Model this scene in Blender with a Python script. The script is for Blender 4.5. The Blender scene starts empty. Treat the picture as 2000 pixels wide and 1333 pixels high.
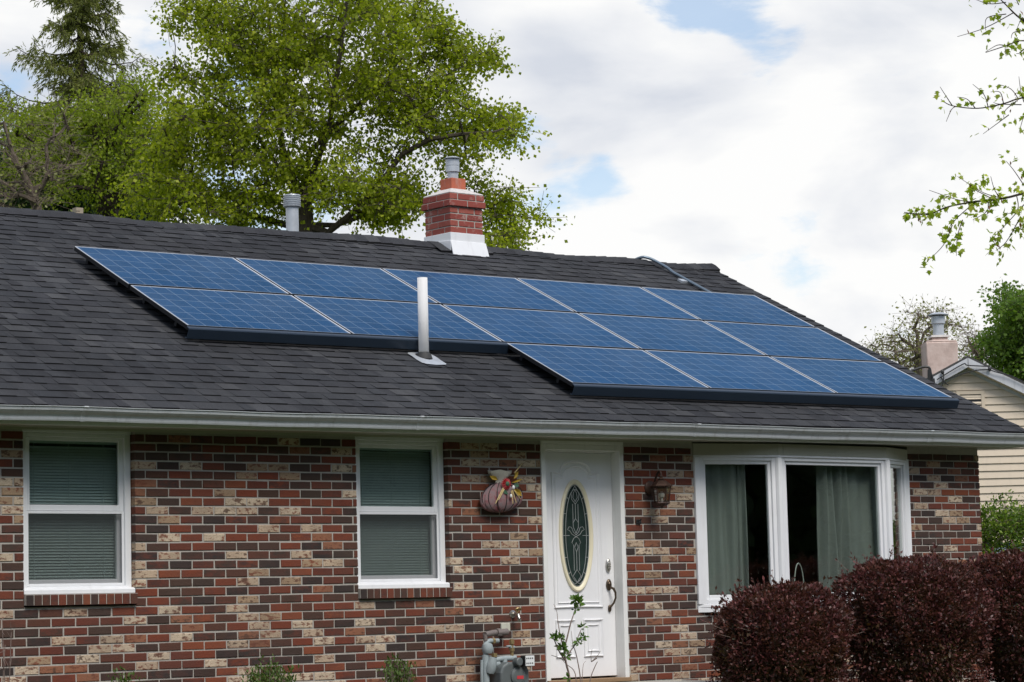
import bpy, math, random
import numpy as np
from mathutils import Vector, Matrix

# ------------------------------------------------------------------ camera
scn = bpy.context.scene
COL = scn.collection
cd = bpy.data.cameras.new('camera')
cam = bpy.data.objects.new('camera', cd)
COL.objects.link(cam)
CAM = Vector((0.0, -16.77778, 1.02721))
r0 = Vector((0.767646, -0.640392, -0.024846))
r1 = Vector((-0.046977, -0.094892, 0.994379))
r2 = Vector((0.63915, 0.762164, 0.102927))
cam.matrix_world = Matrix(((r0.x, r1.x, -r2.x, CAM.x), (r0.y, r1.y, -r2.y, CAM.y), (r0.z, r1.z, -r2.z, CAM.z), (0, 0, 0, 1)))
cd.sensor_width = 36.0
cd.lens = 91.82
cd.clip_start = 0.1
cd.clip_end = 3000
scn.camera = cam

# ------------------------------------------------------------------ sky, sun, exposure
SUN_EL, SUN_AZ = math.radians(52), math.radians(190)      # azimuth clockwise from +y (north)
world = bpy.data.worlds.new('World')
scn.world = world
world.use_nodes = True
wt = world.node_tree
wt.nodes.clear()
wn, wl = wt.nodes, wt.links
def wnode(t, **k):
    n = wn.new(t)
    for a, b in k.items(): setattr(n, a, b)
    return n
out = wnode('ShaderNodeOutputWorld')
sky = wnode('ShaderNodeTexSky')
sky.sky_type = 'NISHITA'
sky.sun_disc = False
sky.sun_elevation = SUN_EL
sky.sun_rotation = SUN_AZ
sky.air_density = 1.0
sky.dust_density = 1.0
bg_blue = wnode('ShaderNodeBackground')
bg_blue.inputs['Strength'].default_value = 0.15
wl.new(sky.outputs[0], bg_blue.inputs['Color'])
tc = wnode('ShaderNodeTexCoord')
def wmath(op, a, b=None, c=None, clamp=False):
    n = wnode('ShaderNodeMath', operation=op, use_clamp=clamp)
    for i, v in enumerate((a, b, c)):
        if v is None: continue
        if isinstance(v, (int, float)): n.inputs[i].default_value = v
        else: wl.new(v, n.inputs[i])
    return n.outputs[0]
mp = wnode('ShaderNodeMapping')
mp.inputs['Scale'].default_value = (1, 1, 2.3)
wl.new(tc.outputs['Generated'], mp.inputs['Vector'])
def wnoise(scale, detail=6, rough=.55, vec=None, dist=0.0):
    n = wnode('ShaderNodeTexNoise')
    n.inputs['Scale'].default_value = scale
    n.inputs['Detail'].default_value = detail
    n.inputs['Roughness'].default_value = rough
    n.inputs['Distortion'].default_value = dist
    wl.new(vec or mp.outputs[0], n.inputs['Vector'])
    return n.outputs['Fac']
nA = wnoise(13.0, 10, .60, dist=.25)
nB = wnoise(5.0, 3, .5)
# open blue gaps between the clouds, each a direction in the sky and an angular size
gaps = [((.6854, .6917, .2330), .044, 1.25), ((.6278, .7578, .1779), .040, .75), ((.6547, .7388, .1598), .030, .65), ((.6453, .7494, .1486), .030, .6),
        ((.7077, .694, .1323), .030, .42), ((.5195, .8288, .2078), .035, .8), ((.4764, .8567, .198), .03, .6), ((.7482, .6499, .1337), .030, .4),
        ((.5467, .8144, .1946), .03, .8), ((.5585, .8158, .1506), .06, .8), ((.7439, .6606, .1014), .02, .35), ((.63, .752, .19), .02, .5)]
acc = None
wob = wnode('ShaderNodeTexNoise')
wob.inputs['Scale'].default_value = 14.0
wob.inputs['Detail'].default_value = 5
wl.new(mp.outputs[0], wob.inputs['Vector'])
wv = wnode('ShaderNodeVectorMath', operation='MULTIPLY_ADD')
wl.new(wob.outputs['Color'], wv.inputs[0])
wv.inputs[1].default_value = (.09, .09, .05)
wv2 = wnode('ShaderNodeVectorMath', operation='SUBTRACT')
wl.new(tc.outputs['Generated'], wv2.inputs[0])
wv2.inputs[1].default_value = (.045, .045, .025)
wl.new(wv2.outputs[0], wv.inputs[2])
for d, s, w in gaps:
    dv = wnode('ShaderNodeVectorMath', operation='DISTANCE')
    wl.new(wv.outputs[0], dv.inputs[0])
    dv.inputs[1].default_value = Vector(d).normalized()
    q = wmath('DIVIDE', dv.outputs['Value'], s)
    q = wmath('MULTIPLY', wmath('SUBTRACT', 1.0, wmath('SMOOTH_MIN', q, 1.0, .2)), w)
    acc = q if acc is None else wmath('MAXIMUM', acc, q)
hole = wmath('ADD', wmath('MULTIPLY', acc, .92), wmath('MULTIPLY', wmath('SUBTRACT', nA, .5), 1.8))
mr = wnode('ShaderNodeMapRange', interpolation_type='SMOOTHSTEP')
mr.inputs['From Min'].default_value = .32
mr.inputs['From Max'].default_value = .64
mr.inputs['To Min'].default_value = 1.0
mr.inputs['To Max'].default_value = 0.25
wl.new(hole, mr.inputs['Value'])
# cloud body: white tops, grey undersides
nC = wnoise(9.0, 6, .5, dist=.2)
shade = wmath('ADD', wmath('MULTIPLY', nC, .65), wmath('MULTIPLY', nB, .35))
cr = wnode('ShaderNodeValToRGB')
cr.color_ramp.elements[0].position = .40
cr.color_ramp.elements[0].color = (.63, .665, .735, 1)
cr.color_ramp.elements[1].position = .555
cr.color_ramp.elements[1].color = (.925, .925, .92, 1)
e = cr.color_ramp.elements.new(.485)
e.color = (.80, .815, .845, 1)
wl.new(shade, cr.inputs['Fac'])
bg_cloud = wnode('ShaderNodeBackground')
bg_cloud.inputs['Strength'].default_value = 1.0
wl.new(cr.outputs['Color'], bg_cloud.inputs['Color'])
sx = wnode('ShaderNodeSeparateXYZ')
wl.new(tc.outputs['Generated'], sx.inputs[0])
def wramp(v, a, b, c, d):
    n = wnode('ShaderNodeMapRange', interpolation_type='SMOOTHSTEP')
    for k, q in (('From Min', a), ('From Max', b), ('To Min', c), ('To Max', d)): n.inputs[k].default_value = q
    wl.new(v, n.inputs['Value'])
    return n.outputs[0]
north = wramp(sx.outputs['Y'], -.1, .5, .45, 1.0)          # the overcast bank stands in the north, it breaks up overhead and southwards
low = wramp(sx.outputs['Z'], .30, .65, 1.0, .45)
cover = wmath('MULTIPLY', mr.outputs[0], wmath('MULTIPLY', north, low))
ms = wnode('ShaderNodeMixShader')
wl.new(cover, ms.inputs['Fac'])
wl.new(bg_blue.outputs[0], ms.inputs[1])
wl.new(bg_cloud.outputs[0], ms.inputs[2])
wl.new(ms.outputs[0], out.inputs['Surface'])

sl_ = bpy.data.lights.new('sun', 'SUN')
sl_.energy = 2.9
sl_.angle = math.radians(28)
sl_.color = (1.0, .955, .88)
sun = bpy.data.objects.new('sun', sl_)
COL.objects.link(sun)
sdir = Vector((math.sin(SUN_AZ) * math.cos(SUN_EL), math.cos(SUN_AZ) * math.cos(SUN_EL), math.sin(SUN_EL)))
sun.rotation_euler = (-sdir).to_track_quat('-Z', 'Y').to_euler()
sun.location = sdir * 60

scn.view_settings.view_transform = 'Standard'
scn.view_settings.look = 'None'
scn.view_settings.exposure = 0.10
scn.view_settings.gamma = 1.0
scn.cycles.max_bounces = 8
scn.cycles.transparent_max_bounces = 16

# ------------------------------------------------------------------ helpers
rnd = random.Random(7)
def V(*a): return Vector(a)

class MB:
    """collects geometry for ONE mesh object (world coordinates)"""
    def __init__(s): s.v = []; s.f = []; s.m = []
    def face(s, pts, m=0):
        i = len(s.v); s.v.extend([tuple(p) for p in pts]); s.f.append(tuple(range(i, i + len(pts)))); s.m.append(m)
    def raw(s, vs, fs, m=0):
        i = len(s.v); s.v.extend([tuple(p) for p in vs])
        for f in fs: s.f.append(tuple(i + k for k in f)); s.m.append(m)
    def box(s, a, b, m=0, T=None):
        x0, y0, z0 = a; x1, y1, z1 = b
        vs = [(x0,y0,z0),(x1,y0,z0),(x1,y1,z0),(x0,y1,z0),(x0,y0,z1),(x1,y0,z1),(x1,y1,z1),(x0,y1,z1)]
        if T: vs = [T(*q) for q in vs]
        s.raw(vs, [(0,3,2,1),(4,5,6,7),(0,1,5,4),(1,2,6,5),(2,3,7,6),(3,0,4,7)], m)
    def tube(s, pts, rad, n=8, m=0, cap=True):
        pts = [Vector(p) for p in pts]
        if isinstance(rad, (int, float)): rad = [rad] * len(pts)
        rings = []; up = None
        for i, p in enumerate(pts):
            t = (pts[min(i+1, len(pts)-1)] - pts[max(i-1, 0)])
            if t.length < 1e-9: t = V(0,0,1)
            t.normalize()
            if up is None:
                up = V(0,0,1) if abs(t.z) < .9 else V(1,0,0)
            a = (up - t * up.dot(t)).normalized(); b = t.cross(a); up = a
            rings.append([p + (a * math.cos(2*math.pi*k/n) + b * math.sin(2*math.pi*k/n)) * rad[i] for k in range(n)])
        i0 = len(s.v)
        for r in rings: s.v.extend([tuple(q) for q in r])
        for i in range(len(rings)-1):
            for k in range(n):
                a = i0 + i*n + k; b = i0 + i*n + (k+1) % n
                s.f.append((a, b, b+n, a+n)); s.m.append(m)
        if cap:
            s.f.append(tuple(i0 + k for k in reversed(range(n)))); s.m.append(m)
            s.f.append(tuple(i0 + (len(rings)-1)*n + k for k in range(n))); s.m.append(m)
    def lathe(s, c, prof, n=24, m=0, axis=None):
        """prof: list of (radius, height) about a vertical (or given) axis at c"""
        ax = Vector(axis).normalized() if axis else V(0,0,1)
        a = ax.orthogonal().normalized(); b = ax.cross(a); c = Vector(c)
        i0 = len(s.v)
        for r, h in prof:
            for k in range(n):
                t = 2*math.pi*k/n
                s.v.append(tuple(c + ax*h + (a*math.cos(t) + b*math.sin(t))*r))
        for i in range(len(prof)-1):
            for k in range(n):
                p = i0 + i*n + k; q = i0 + i*n + (k+1) % n
                s.f.append((p, q, q+n, p+n)); s.m.append(m)
        s.f.append(tuple(i0 + k for k in reversed(range(n)))); s.m.append(m)
        s.f.append(tuple(i0 + (len(prof)-1)*n + k for k in range(n))); s.m.append(m)
    def prism(s, poly, axis_a, axis_b, m=0):
        """poly: closed list of points (Vectors) at one end; moved by axis_a, axis_b to the two ends"""
        n = len(poly); A = [Vector(p) + Vector(axis_a) for p in poly]; B = [Vector(p) + Vector(axis_b) for p in poly]
        s.raw(A + B, [tuple(reversed(range(n))), tuple(range(n, 2*n))] + [(i, (i+1) % n, n + (i+1) % n, n + i) for i in range(n)], m)
    def ellipsoid(s, c, r, nu=20, nv=12, m=0, fn=None):
        i0 = len(s.v)
        for j in range(nv+1):
            ph = -math.pi/2 + math.pi*j/nv
            for i in range(nu):
                th = 2*math.pi*i/nu
                x, y, z = math.cos(ph)*math.cos(th), math.cos(ph)*math.sin(th), math.sin(ph)
                k = fn(th, ph) if fn else 1
                s.v.append((c[0]+r[0]*x*k, c[1]+r[1]*y*k, c[2]+r[2]*z*k))
        for j in range(nv):
            for i in range(nu):
                a = i0+j*nu+i; b = i0+j*nu+(i+1) % nu
                s.f.append((a, b, b+nu, a+nu)); s.m.append(m)

def wloc(o):
    l = Vector(o.location)
    while o.parent: o = o.parent; l = l + Vector(o.location)
    return l
def build(name, mb, mats, parent=None, smooth=False, bevel=0, loc=None, seg=1):
    """ONE mesh object; world coordinates in mb are made local to the parent (or to loc)"""
    base = wloc(parent) if parent else Vector(loc or (0,0,0))
    me = bpy.data.meshes.new(name)
    me.from_pydata([(x-base.x, y-base.y, z-base.z) for x, y, z in mb.v], [], mb.f)
    if not isinstance(mats, (list, tuple)): mats = [mats]
    for q in mats: me.materials.append(q)
    if len(mats) > 1: me.polygons.foreach_set('material_index', mb.m)
    if smooth: me.polygons.foreach_set('use_smooth', [len(f_) <= 4 for f_ in mb.f])
    me.update()
    if smooth: me.set_sharp_from_angle(angle=math.radians(38))
    o = bpy.data.objects.new(name, me)
    COL.objects.link(o)
    if parent: o.parent = parent
    else: o.location = base
    if bevel:
        b = o.modifiers.new('bevel', 'BEVEL'); b.width = bevel; b.segments = seg; b.limit_method = 'ANGLE'; b.angle_limit = math.radians(40)
    if smooth == 'auto':
        pass
    return o
def np_build(name, verts, faces, mat, parent=None, loc=None):
    base = wloc(parent) if parent else Vector(loc or (0,0,0))
    verts = (np.asarray(verts, dtype=np.float64) - np.array(base)).astype(np.float32)
    faces = np.asarray(faces, dtype=np.int32)
    me = bpy.data.meshes.new(name)
    me.vertices.add(len(verts)); me.vertices.foreach_set('co', verts.ravel())
    k = faces.shape[1]
    me.loops.add(faces.size); me.loops.foreach_set('vertex_index', faces.ravel())
    me.polygons.add(len(faces)); me.polygons.foreach_set('loop_start', np.arange(len(faces), dtype=np.int32)*k)
    me.update(calc_edges=True)
    me.materials.append(mat)
    o = bpy.data.objects.new(name, me)
    COL.objects.link(o)
    if parent: o.parent = parent
    else: o.location = base
    return o
def tag(o, label=None, cat=None, group=None, kind=None):
    if label: o['label'] = label
    if cat: o['category'] = cat
    if group: o['group'] = group
    if kind: o['kind'] = kind
    return o
def thing(name, loc, label, cat, group=None):
    o = bpy.data.objects.new(name, None); COL.objects.link(o); o.location = loc
    o.empty_display_size = .1
    return tag(o, label, cat, group)
def group_node(name, parent):
    o = bpy.data.objects.new(name, None); COL.objects.link(o); o.parent = parent
    return o
def dup(root, loc, label):
    r = root.copy(); COL.objects.link(r); r.location = loc; r['label'] = label
    for ch in list(root.children):
        c = ch.copy(); COL.objects.link(c); c.parent = r
        for g in ch.children:
            d = g.copy(); COL.objects.link(d); d.parent = c
    return r

# ------------------------------------------------------------------ materials
class NT:
    def __init__(s, name):
        s.mat = bpy.data.materials.new(name); s.mat.use_nodes = True
        s.t = s.mat.node_tree; s.t.nodes.clear()
        s.out = s.t.nodes.new('ShaderNodeOutputMaterial')
    def n(s, t, ins=None, **k):
        q = s.t.nodes.new(t)
        for a, b in k.items(): setattr(q, a, b)
        for a, b in (ins or {}).items():
            if hasattr(b, 'is_output'): s.t.links.new(b, q.inputs[a])
            else: q.inputs[a].default_value = b
        return q
    def math(s, op, a, b=0.0, c=0.0, clamp=False): return s.n('ShaderNodeMath', {0: a, 1: b, 2: c}, operation=op, use_clamp=clamp).outputs[0]
    def ramp(s, fac, stops, interp='LINEAR'):
        q = s.n('ShaderNodeValToRGB', {'Fac': fac}); cr = q.color_ramp; cr.interpolation = interp
        while len(cr.elements) < len(stops): cr.elements.new(.5)
        for e, (p, c) in zip(cr.elements, stops):
            e.position = p; e.color = (c, c, c, 1) if isinstance(c, (int, float)) else (*c, 1)
        return q.outputs['Color']
    def noise(s, scale, detail=4, rough=.55, vec=None, out='Fac', dist=0):
        i = {'Scale': scale, 'Detail': detail, 'Roughness': rough, 'Distortion': dist}
        i['Vector'] = vec if vec is not None else s.obj()
        return s.n('ShaderNodeTexNoise', i).outputs[out]
    def obj(s):
        if not hasattr(s, '_o'): s._o = s.n('ShaderNodeTexCoord').outputs['Object']
        return s._o
    def rand(s):
        if not hasattr(s, '_r'): s._r = s.n('ShaderNodeNewGeometry').outputs['Random Per Island']
        return s._r
    def wn(s, k): return s.n('ShaderNodeTexWhiteNoise', {'W': s.math('MULTIPLY_ADD', s.rand(), 517.3, k)}, noise_dimensions='1D').outputs['Value']
    def mix(s, fac, a, b, mode='MIX'):
        q = s.n('ShaderNodeMix', data_type='RGBA', blend_type=mode)
        for k, v in ((0, fac), (6, a), (7, b)):
            if hasattr(v, 'is_output'): s.t.links.new(v, q.inputs[k])
            else: q.inputs[k].default_value = v if k == 0 else ((*v, 1) if len(v) == 3 else v)
        return q.outputs[2]
    def bump(s, h, strength=.3, dist=.01):
        return s.n('ShaderNodeBump', {'Height': h, 'Strength': strength, 'Distance': dist}).outputs[0]
    def done(s, sh): s.t.links.new(sh, s.out.inputs['Surface']); return s.mat
    def pbr(s, color, rough=.6, metal=0.0, normal=None, spec=.5, coat=0.0):
        i = {'Base Color': color if hasattr(color, 'is_output') else (*color, 1), 'Roughness': rough, 'Metallic': metal, 'Specular IOR Level': spec, 'Coat Weight': coat}
        if normal is not None: i['Normal'] = normal
        return s.n('ShaderNodeBsdfPrincipled', i).outputs[0]

def M(name, c, rough=.6, metal=0.0, var=.12, scale=6.0, bump=.0, bscale=80, spec=.5, dirt=0.0, dirtc=(.12, .11, .09), coat=0.0):
    """a painted / plain surface with slight tone and gloss variation, optional dirt streaks"""
    t = NT(name)
    nz = t.noise(scale, 5, .6)
    col = t.mix(nz, tuple(x*(1-var) for x in c), tuple(min(1, x*(1+var)) for x in c))
    if dirt:
        mpv = t.n('ShaderNodeMapping', {'Vector': t.obj(), 'Scale': (9, 9, 1.6)}).outputs[0]
        d = t.ramp(t.noise(1.6, 6, .65, mpv), [(.52, 0.0), (.75, 1.0)])
        col = t.mix(t.math('MULTIPLY', d, dirt), col, dirtc)
    rg = t.math('MULTIPLY_ADD', nz, .18, rough - .09)
    nm = t.bump(t.noise(bscale, 3, .6), bump, .004) if bump else None
    return t.done(t.pbr(col, rg, metal, nm, spec, coat))

def m_brick(name='wall_brick', top=1.0):
    t = NT(name)
    r = t.math('MULTIPLY', t.rand(), top)
    base = t.ramp(r, [(0, (.180, .046, .024)), (.17, (.132, .037, .023)), (.30, (.215, .062, .030)), (.36, (.095, .040, .027)), (.44, (.055, .035, .028)), (.56, (.038, .029, .027)),
                      (.66, (.068, .038, .028)), (.755, (.48, .365, .26)), (.84, (.56, .45, .33)), (.91, (.36, .25, .16)), (.945, (.27, .115, .065))], 'CONSTANT')
    iscream = t.math('MULTIPLY', t.math('GREATER_THAN', r, .755), 1.0)
    sep = t.n('ShaderNodeVectorMath', {0: t.obj(), 1: t.n('ShaderNodeCombineXYZ', {'X': t.math('MULTIPLY', r, 90.0), 'Y': t.math('MULTIPLY', r, 37.0)}).outputs[0]}, operation='ADD').outputs[0]
    mpv = t.n('ShaderNodeMapping', {'Vector': sep, 'Scale': (1, 1, 2.0)}).outputs[0]
    blot = t.ramp(t.noise(22, 4, .62, mpv), [(.525, 0.0), (.59, 1.0)])
    spk = t.ramp(t.noise(70, 3, .6, mpv), [(.57, 0.0), (.66, 1.0)])
    blotc = t.mix(t.wn(3.1), (.20, .055, .03), (.075, .05, .035))
    edge = t.ramp(t.noise(11, 3, .6, mpv), [(.54, 0.0), (.66, 1.0)])
    cream = t.mix(t.math('MULTIPLY', edge, t.math('MULTIPLY', t.wn(5.5), .8)), base, (.20, .06, .034))
    cream = t.mix(t.math('MULTIPLY', blot, .85), cream, blotc)
    cream = t.mix(t.math('MULTIPLY', spk, .45), cream, (.13, .085, .05))
    # dark and red bricks: soft kiln flashing across the face
    fl = t.ramp(t.noise(11, 5, .68, mpv), [(.40, 0.0), (.60, 1.0)])
    flc = t.mix(t.wn(8.3), (.045, .032, .030), (.17, .045, .028))
    plain = t.mix(t.math('MULTIPLY', fl, t.math('MULTIPLY', t.wn(1.7), .95)), base, flc)
    col = t.mix(iscream, plain, cream)
    col = t.mix(t.math('MULTIPLY', t.ramp(t.noise(2.2, 6, .65), [(.40, 0.0), (.70, 1.0)]), .38), col, (.075, .055, .045))
    fine = t.noise(160, 4, .65)
    col = t.mix(.35, col, t.ramp(fine, [(.3, .25), (.7, 1.4)]), 'MULTIPLY')
    h = t.math('ADD', t.math('MULTIPLY', fine, .5), t.noise(45, 3, .6, mpv))
    return t.done(t.pbr(col, .85, 0, t.bump(h, .55, .004), .25))
def m_shingle():
    t = NT('asphalt_shingle')
    base = t.ramp(t.rand(), [(0, (.034, .035, .039)), (.25, (.041, .042, .047)), (.5, (.049, .050, .054)), (.75, (.038, .040, .045)), (1, (.064, .065, .069))])
    gr = t.noise(420, 2, .6)
    col = t.mix(.6, base, t.ramp(gr, [(.32, .25), (.5, .9), (.70, 2.1)]), 'MULTIPLY')
    big = t.noise(.7, 5, .6)
    col = t.mix(.8, col, t.ramp(big, [(.3, .72), (.7, 1.2)]), 'MULTIPLY')
    mpv = t.n('ShaderNodeMapping', {'Vector': t.obj(), 'Scale': (5, .35, .35)}).outputs[0]
    col = t.mix(.5, col, t.ramp(t.noise(2, 5, .65, mpv), [(.35, .78), (.65, 1.15)]), 'MULTIPLY')
    return t.done(t.pbr(col, .82, 0, t.bump(gr, .5, .003), .08))
def m_cell():
    """solar cells: 10 x 6 polycrystalline squares with fine pale grid lines; object coordinates along the panel"""
    t = NT('solar_cell_glass')
    uv = t.n('ShaderNodeUVMap').outputs[0]
    sp = t.n('ShaderNodeSeparateXYZ', {'Vector': uv})
    u, v = sp.outputs[0], sp.outputs[1]
    def lines(c, num, w):
        fr = t.math('FRACT', t.math('MULTIPLY', c, num))
        d = t.math('MINIMUM', fr, t.math('SUBTRACT', 1.0, fr))
        return t.math('LESS_THAN', d, w)
    g = t.math('MAXIMUM', lines(u, 10.0, .013), lines(v, 6.0, .013))
    bus = lines(v, 18.0, .012)
    cid = t.n('ShaderNodeCombineXYZ', {'X': t.math('FLOOR', t.math('MULTIPLY', u, 10.0)), 'Y': t.math('FLOOR', t.math('MULTIPLY', v, 6.0)), 'Z': t.math('MULTIPLY', t.n('ShaderNodeObjectInfo').outputs['Random'], 40.0)}).outputs[0]
    cr = t.n('ShaderNodeTexWhiteNoise', {'Vector': cid}, noise_dimensions='3D').outputs['Value']
    cry = t.n('ShaderNodeTexVoronoi', {'Vector': t.obj(), 'Scale': 55.0}).outputs['Color']
    cryv = t.n('ShaderNodeSeparateColor', {'Color': cry}).outputs[0]
    k = t.math('ADD', t.math('MULTIPLY', cr, .4), t.math('MULTIPLY', cryv, .4))
    k = t.math('MULTIPLY_ADD', t.n('ShaderNodeObjectInfo').outputs['Random'], .35, k)
    col = t.mix(k, (.003, .030, .086), (.008, .052, .142))
    col = t.mix(t.math('MULTIPLY', bus, .12), col, (.3, .36, .45))
    col = t.mix(t.math('MULTIPLY', g, .5), col, (.42, .50, .60))
    dust = t.ramp(t.noise(1.1, 6, .62), [(.35, 0.0), (.7, 1.0)])
    col = t.mix(t.math('MULTIPLY', dust, .09), col, (.25, .30, .36))
    base = t.pbr(col, .5, 0, None, .06)
    gl = t.n('ShaderNodeBsdfGlossy', {'Color': (.12, .52, .90, 1), 'Roughness': .06}).outputs[0]
    fr = t.n('ShaderNodeFresnel', {'IOR': 1.28}).outputs[0]
    return t.done(t.n('ShaderNodeMixShader', {0: t.math('MULTIPLY', fr, .32), 1: base, 2: gl}).outputs[0])
def m_glass(name, tint=(.86, .90, .88), refl=1.7, rough=0.0):
    t = NT(name)
    tr = t.n('ShaderNodeBsdfTransparent', {'Color': (*tint, 1)}).outputs[0]
    gl = t.n('ShaderNodeBsdfGlossy', {'Color': (1, 1, 1, 1), 'Roughness': rough,
        'Normal': t.bump(t.noise(2.2, 2, .5), .03, .02)}).outputs[0]
    bf = t.n('ShaderNodeNewGeometry').outputs['Backfacing']
    fr = t.n('ShaderNodeFresnel', {'IOR': t.math('MULTIPLY_ADD', bf, -.83333, 1.5)}).outputs[0]
    return t.done(t.n('ShaderNodeMixShader', {0: t.math('MULTIPLY', fr, refl, clamp=True), 1: tr, 2: gl}).outputs[0])
def m_leaf(name, c0, c1, c2=None, transl=.45, rough=.5, spec=.35):
    t = NT(name)
    r = t.rand()
    stops = [(0, c0), (1, c1)] if c2 is None else [(0, c0), (.7, c1), (1, c2)]
    col = t.ramp(r, stops)
    if name == 'barberry_leaf':
        col = t.mix(t.ramp(t.noise(5.5, 5, .65), [(.42, 0.0), (.68, .65)]), col, t.mix(r, (.045, .032, .012), (.12, .055, .024)))
    clump = t.ramp(t.noise(.9, 3, .6), [(.35, .75), (.65, 1.2)])
    col = t.mix(.4, col, clump, 'MULTIPLY')
    a = t.pbr(col, rough, 0, None, spec)
    b = t.n('ShaderNodeBsdfTranslucent', {'Color': t.mix(1.0, col, (1.25, 1.3, .7), 'MULTIPLY')}).outputs[0]
    return t.done(t.n('ShaderNodeMixShader', {0: transl, 1: a, 2: b}).outputs[0])
def m_bark(name, c):
    t = NT(name)
    mpv = t.n('ShaderNodeMapping', {'Vector': t.obj(), 'Scale': (6, 6, 1.2)}).outputs[0]
    nz = t.noise(5, 6, .7, mpv)
    col = t.ramp(nz, [(.3, tuple(x*.55 for x in c)), (.6, c), (.8, tuple(x*1.5 for x in c))])
    return t.done(t.pbr(col, .9, 0, t.bump(nz, .6, .02), .2))
def m_mesh_screen():
    t = NT('insect_screen')
    tr = t.n('ShaderNodeBsdfTransparent').outputs[0]
    df = t.n('ShaderNodeBsdfDiffuse', {'Color': (.075, .078, .08, 1)}).outputs[0]
    return t.done(t.n('ShaderNodeMixShader', {0: .42, 1: tr, 2: df}).outputs[0])
def m_grass():
    t = NT('lawn_ground')
    col = t.ramp(t.noise(1.5, 8, .7), [(.3, (.025, .045, .010)), (.6, (.042, .070, .016)), (.8, (.06, .07, .028))])
    return t.done(t.pbr(col, .9, 0, t.bump(t.noise(40, 4, .7), .8, .03), .2))
def m_chim_brick():
    t = NT('painted_red_brick')
    col = t.ramp(t.rand(), [(0, (.21, .050, .042)), (.5, (.27, .068, .054)), (1, (.32, .095, .072))])
    n1 = t.ramp(t.noise(11, 6, .7), [(.55, 0.0), (.66, 1.0)])
    col = t.mix(t.math('MULTIPLY', n1, .55), col, (.45, .36, .32))
    n2 = t.ramp(t.noise(9, 4, .6), [(.55, 0.0), (.75, 1.0)])
    col = t.mix(t.math('MULTIPLY', n2, .3), col, (.12, .04, .03))
    return t.done(t.pbr(col, .85, 0, t.bump(t.noise(60, 4, .6), .5, .004), .2))
def m_pink_stucco():
    t = NT('weathered_render')
    col = t.ramp(t.noise(3, 6, .7), [(.3, (.42, .32, .28)), (.5, (.55, .43, .38)), (.7, (.62, .52, .47))])
    return t.done(t.pbr(col, .9, 0, t.bump(t.noise(20, 4, .6), .4, .01), .2))

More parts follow.
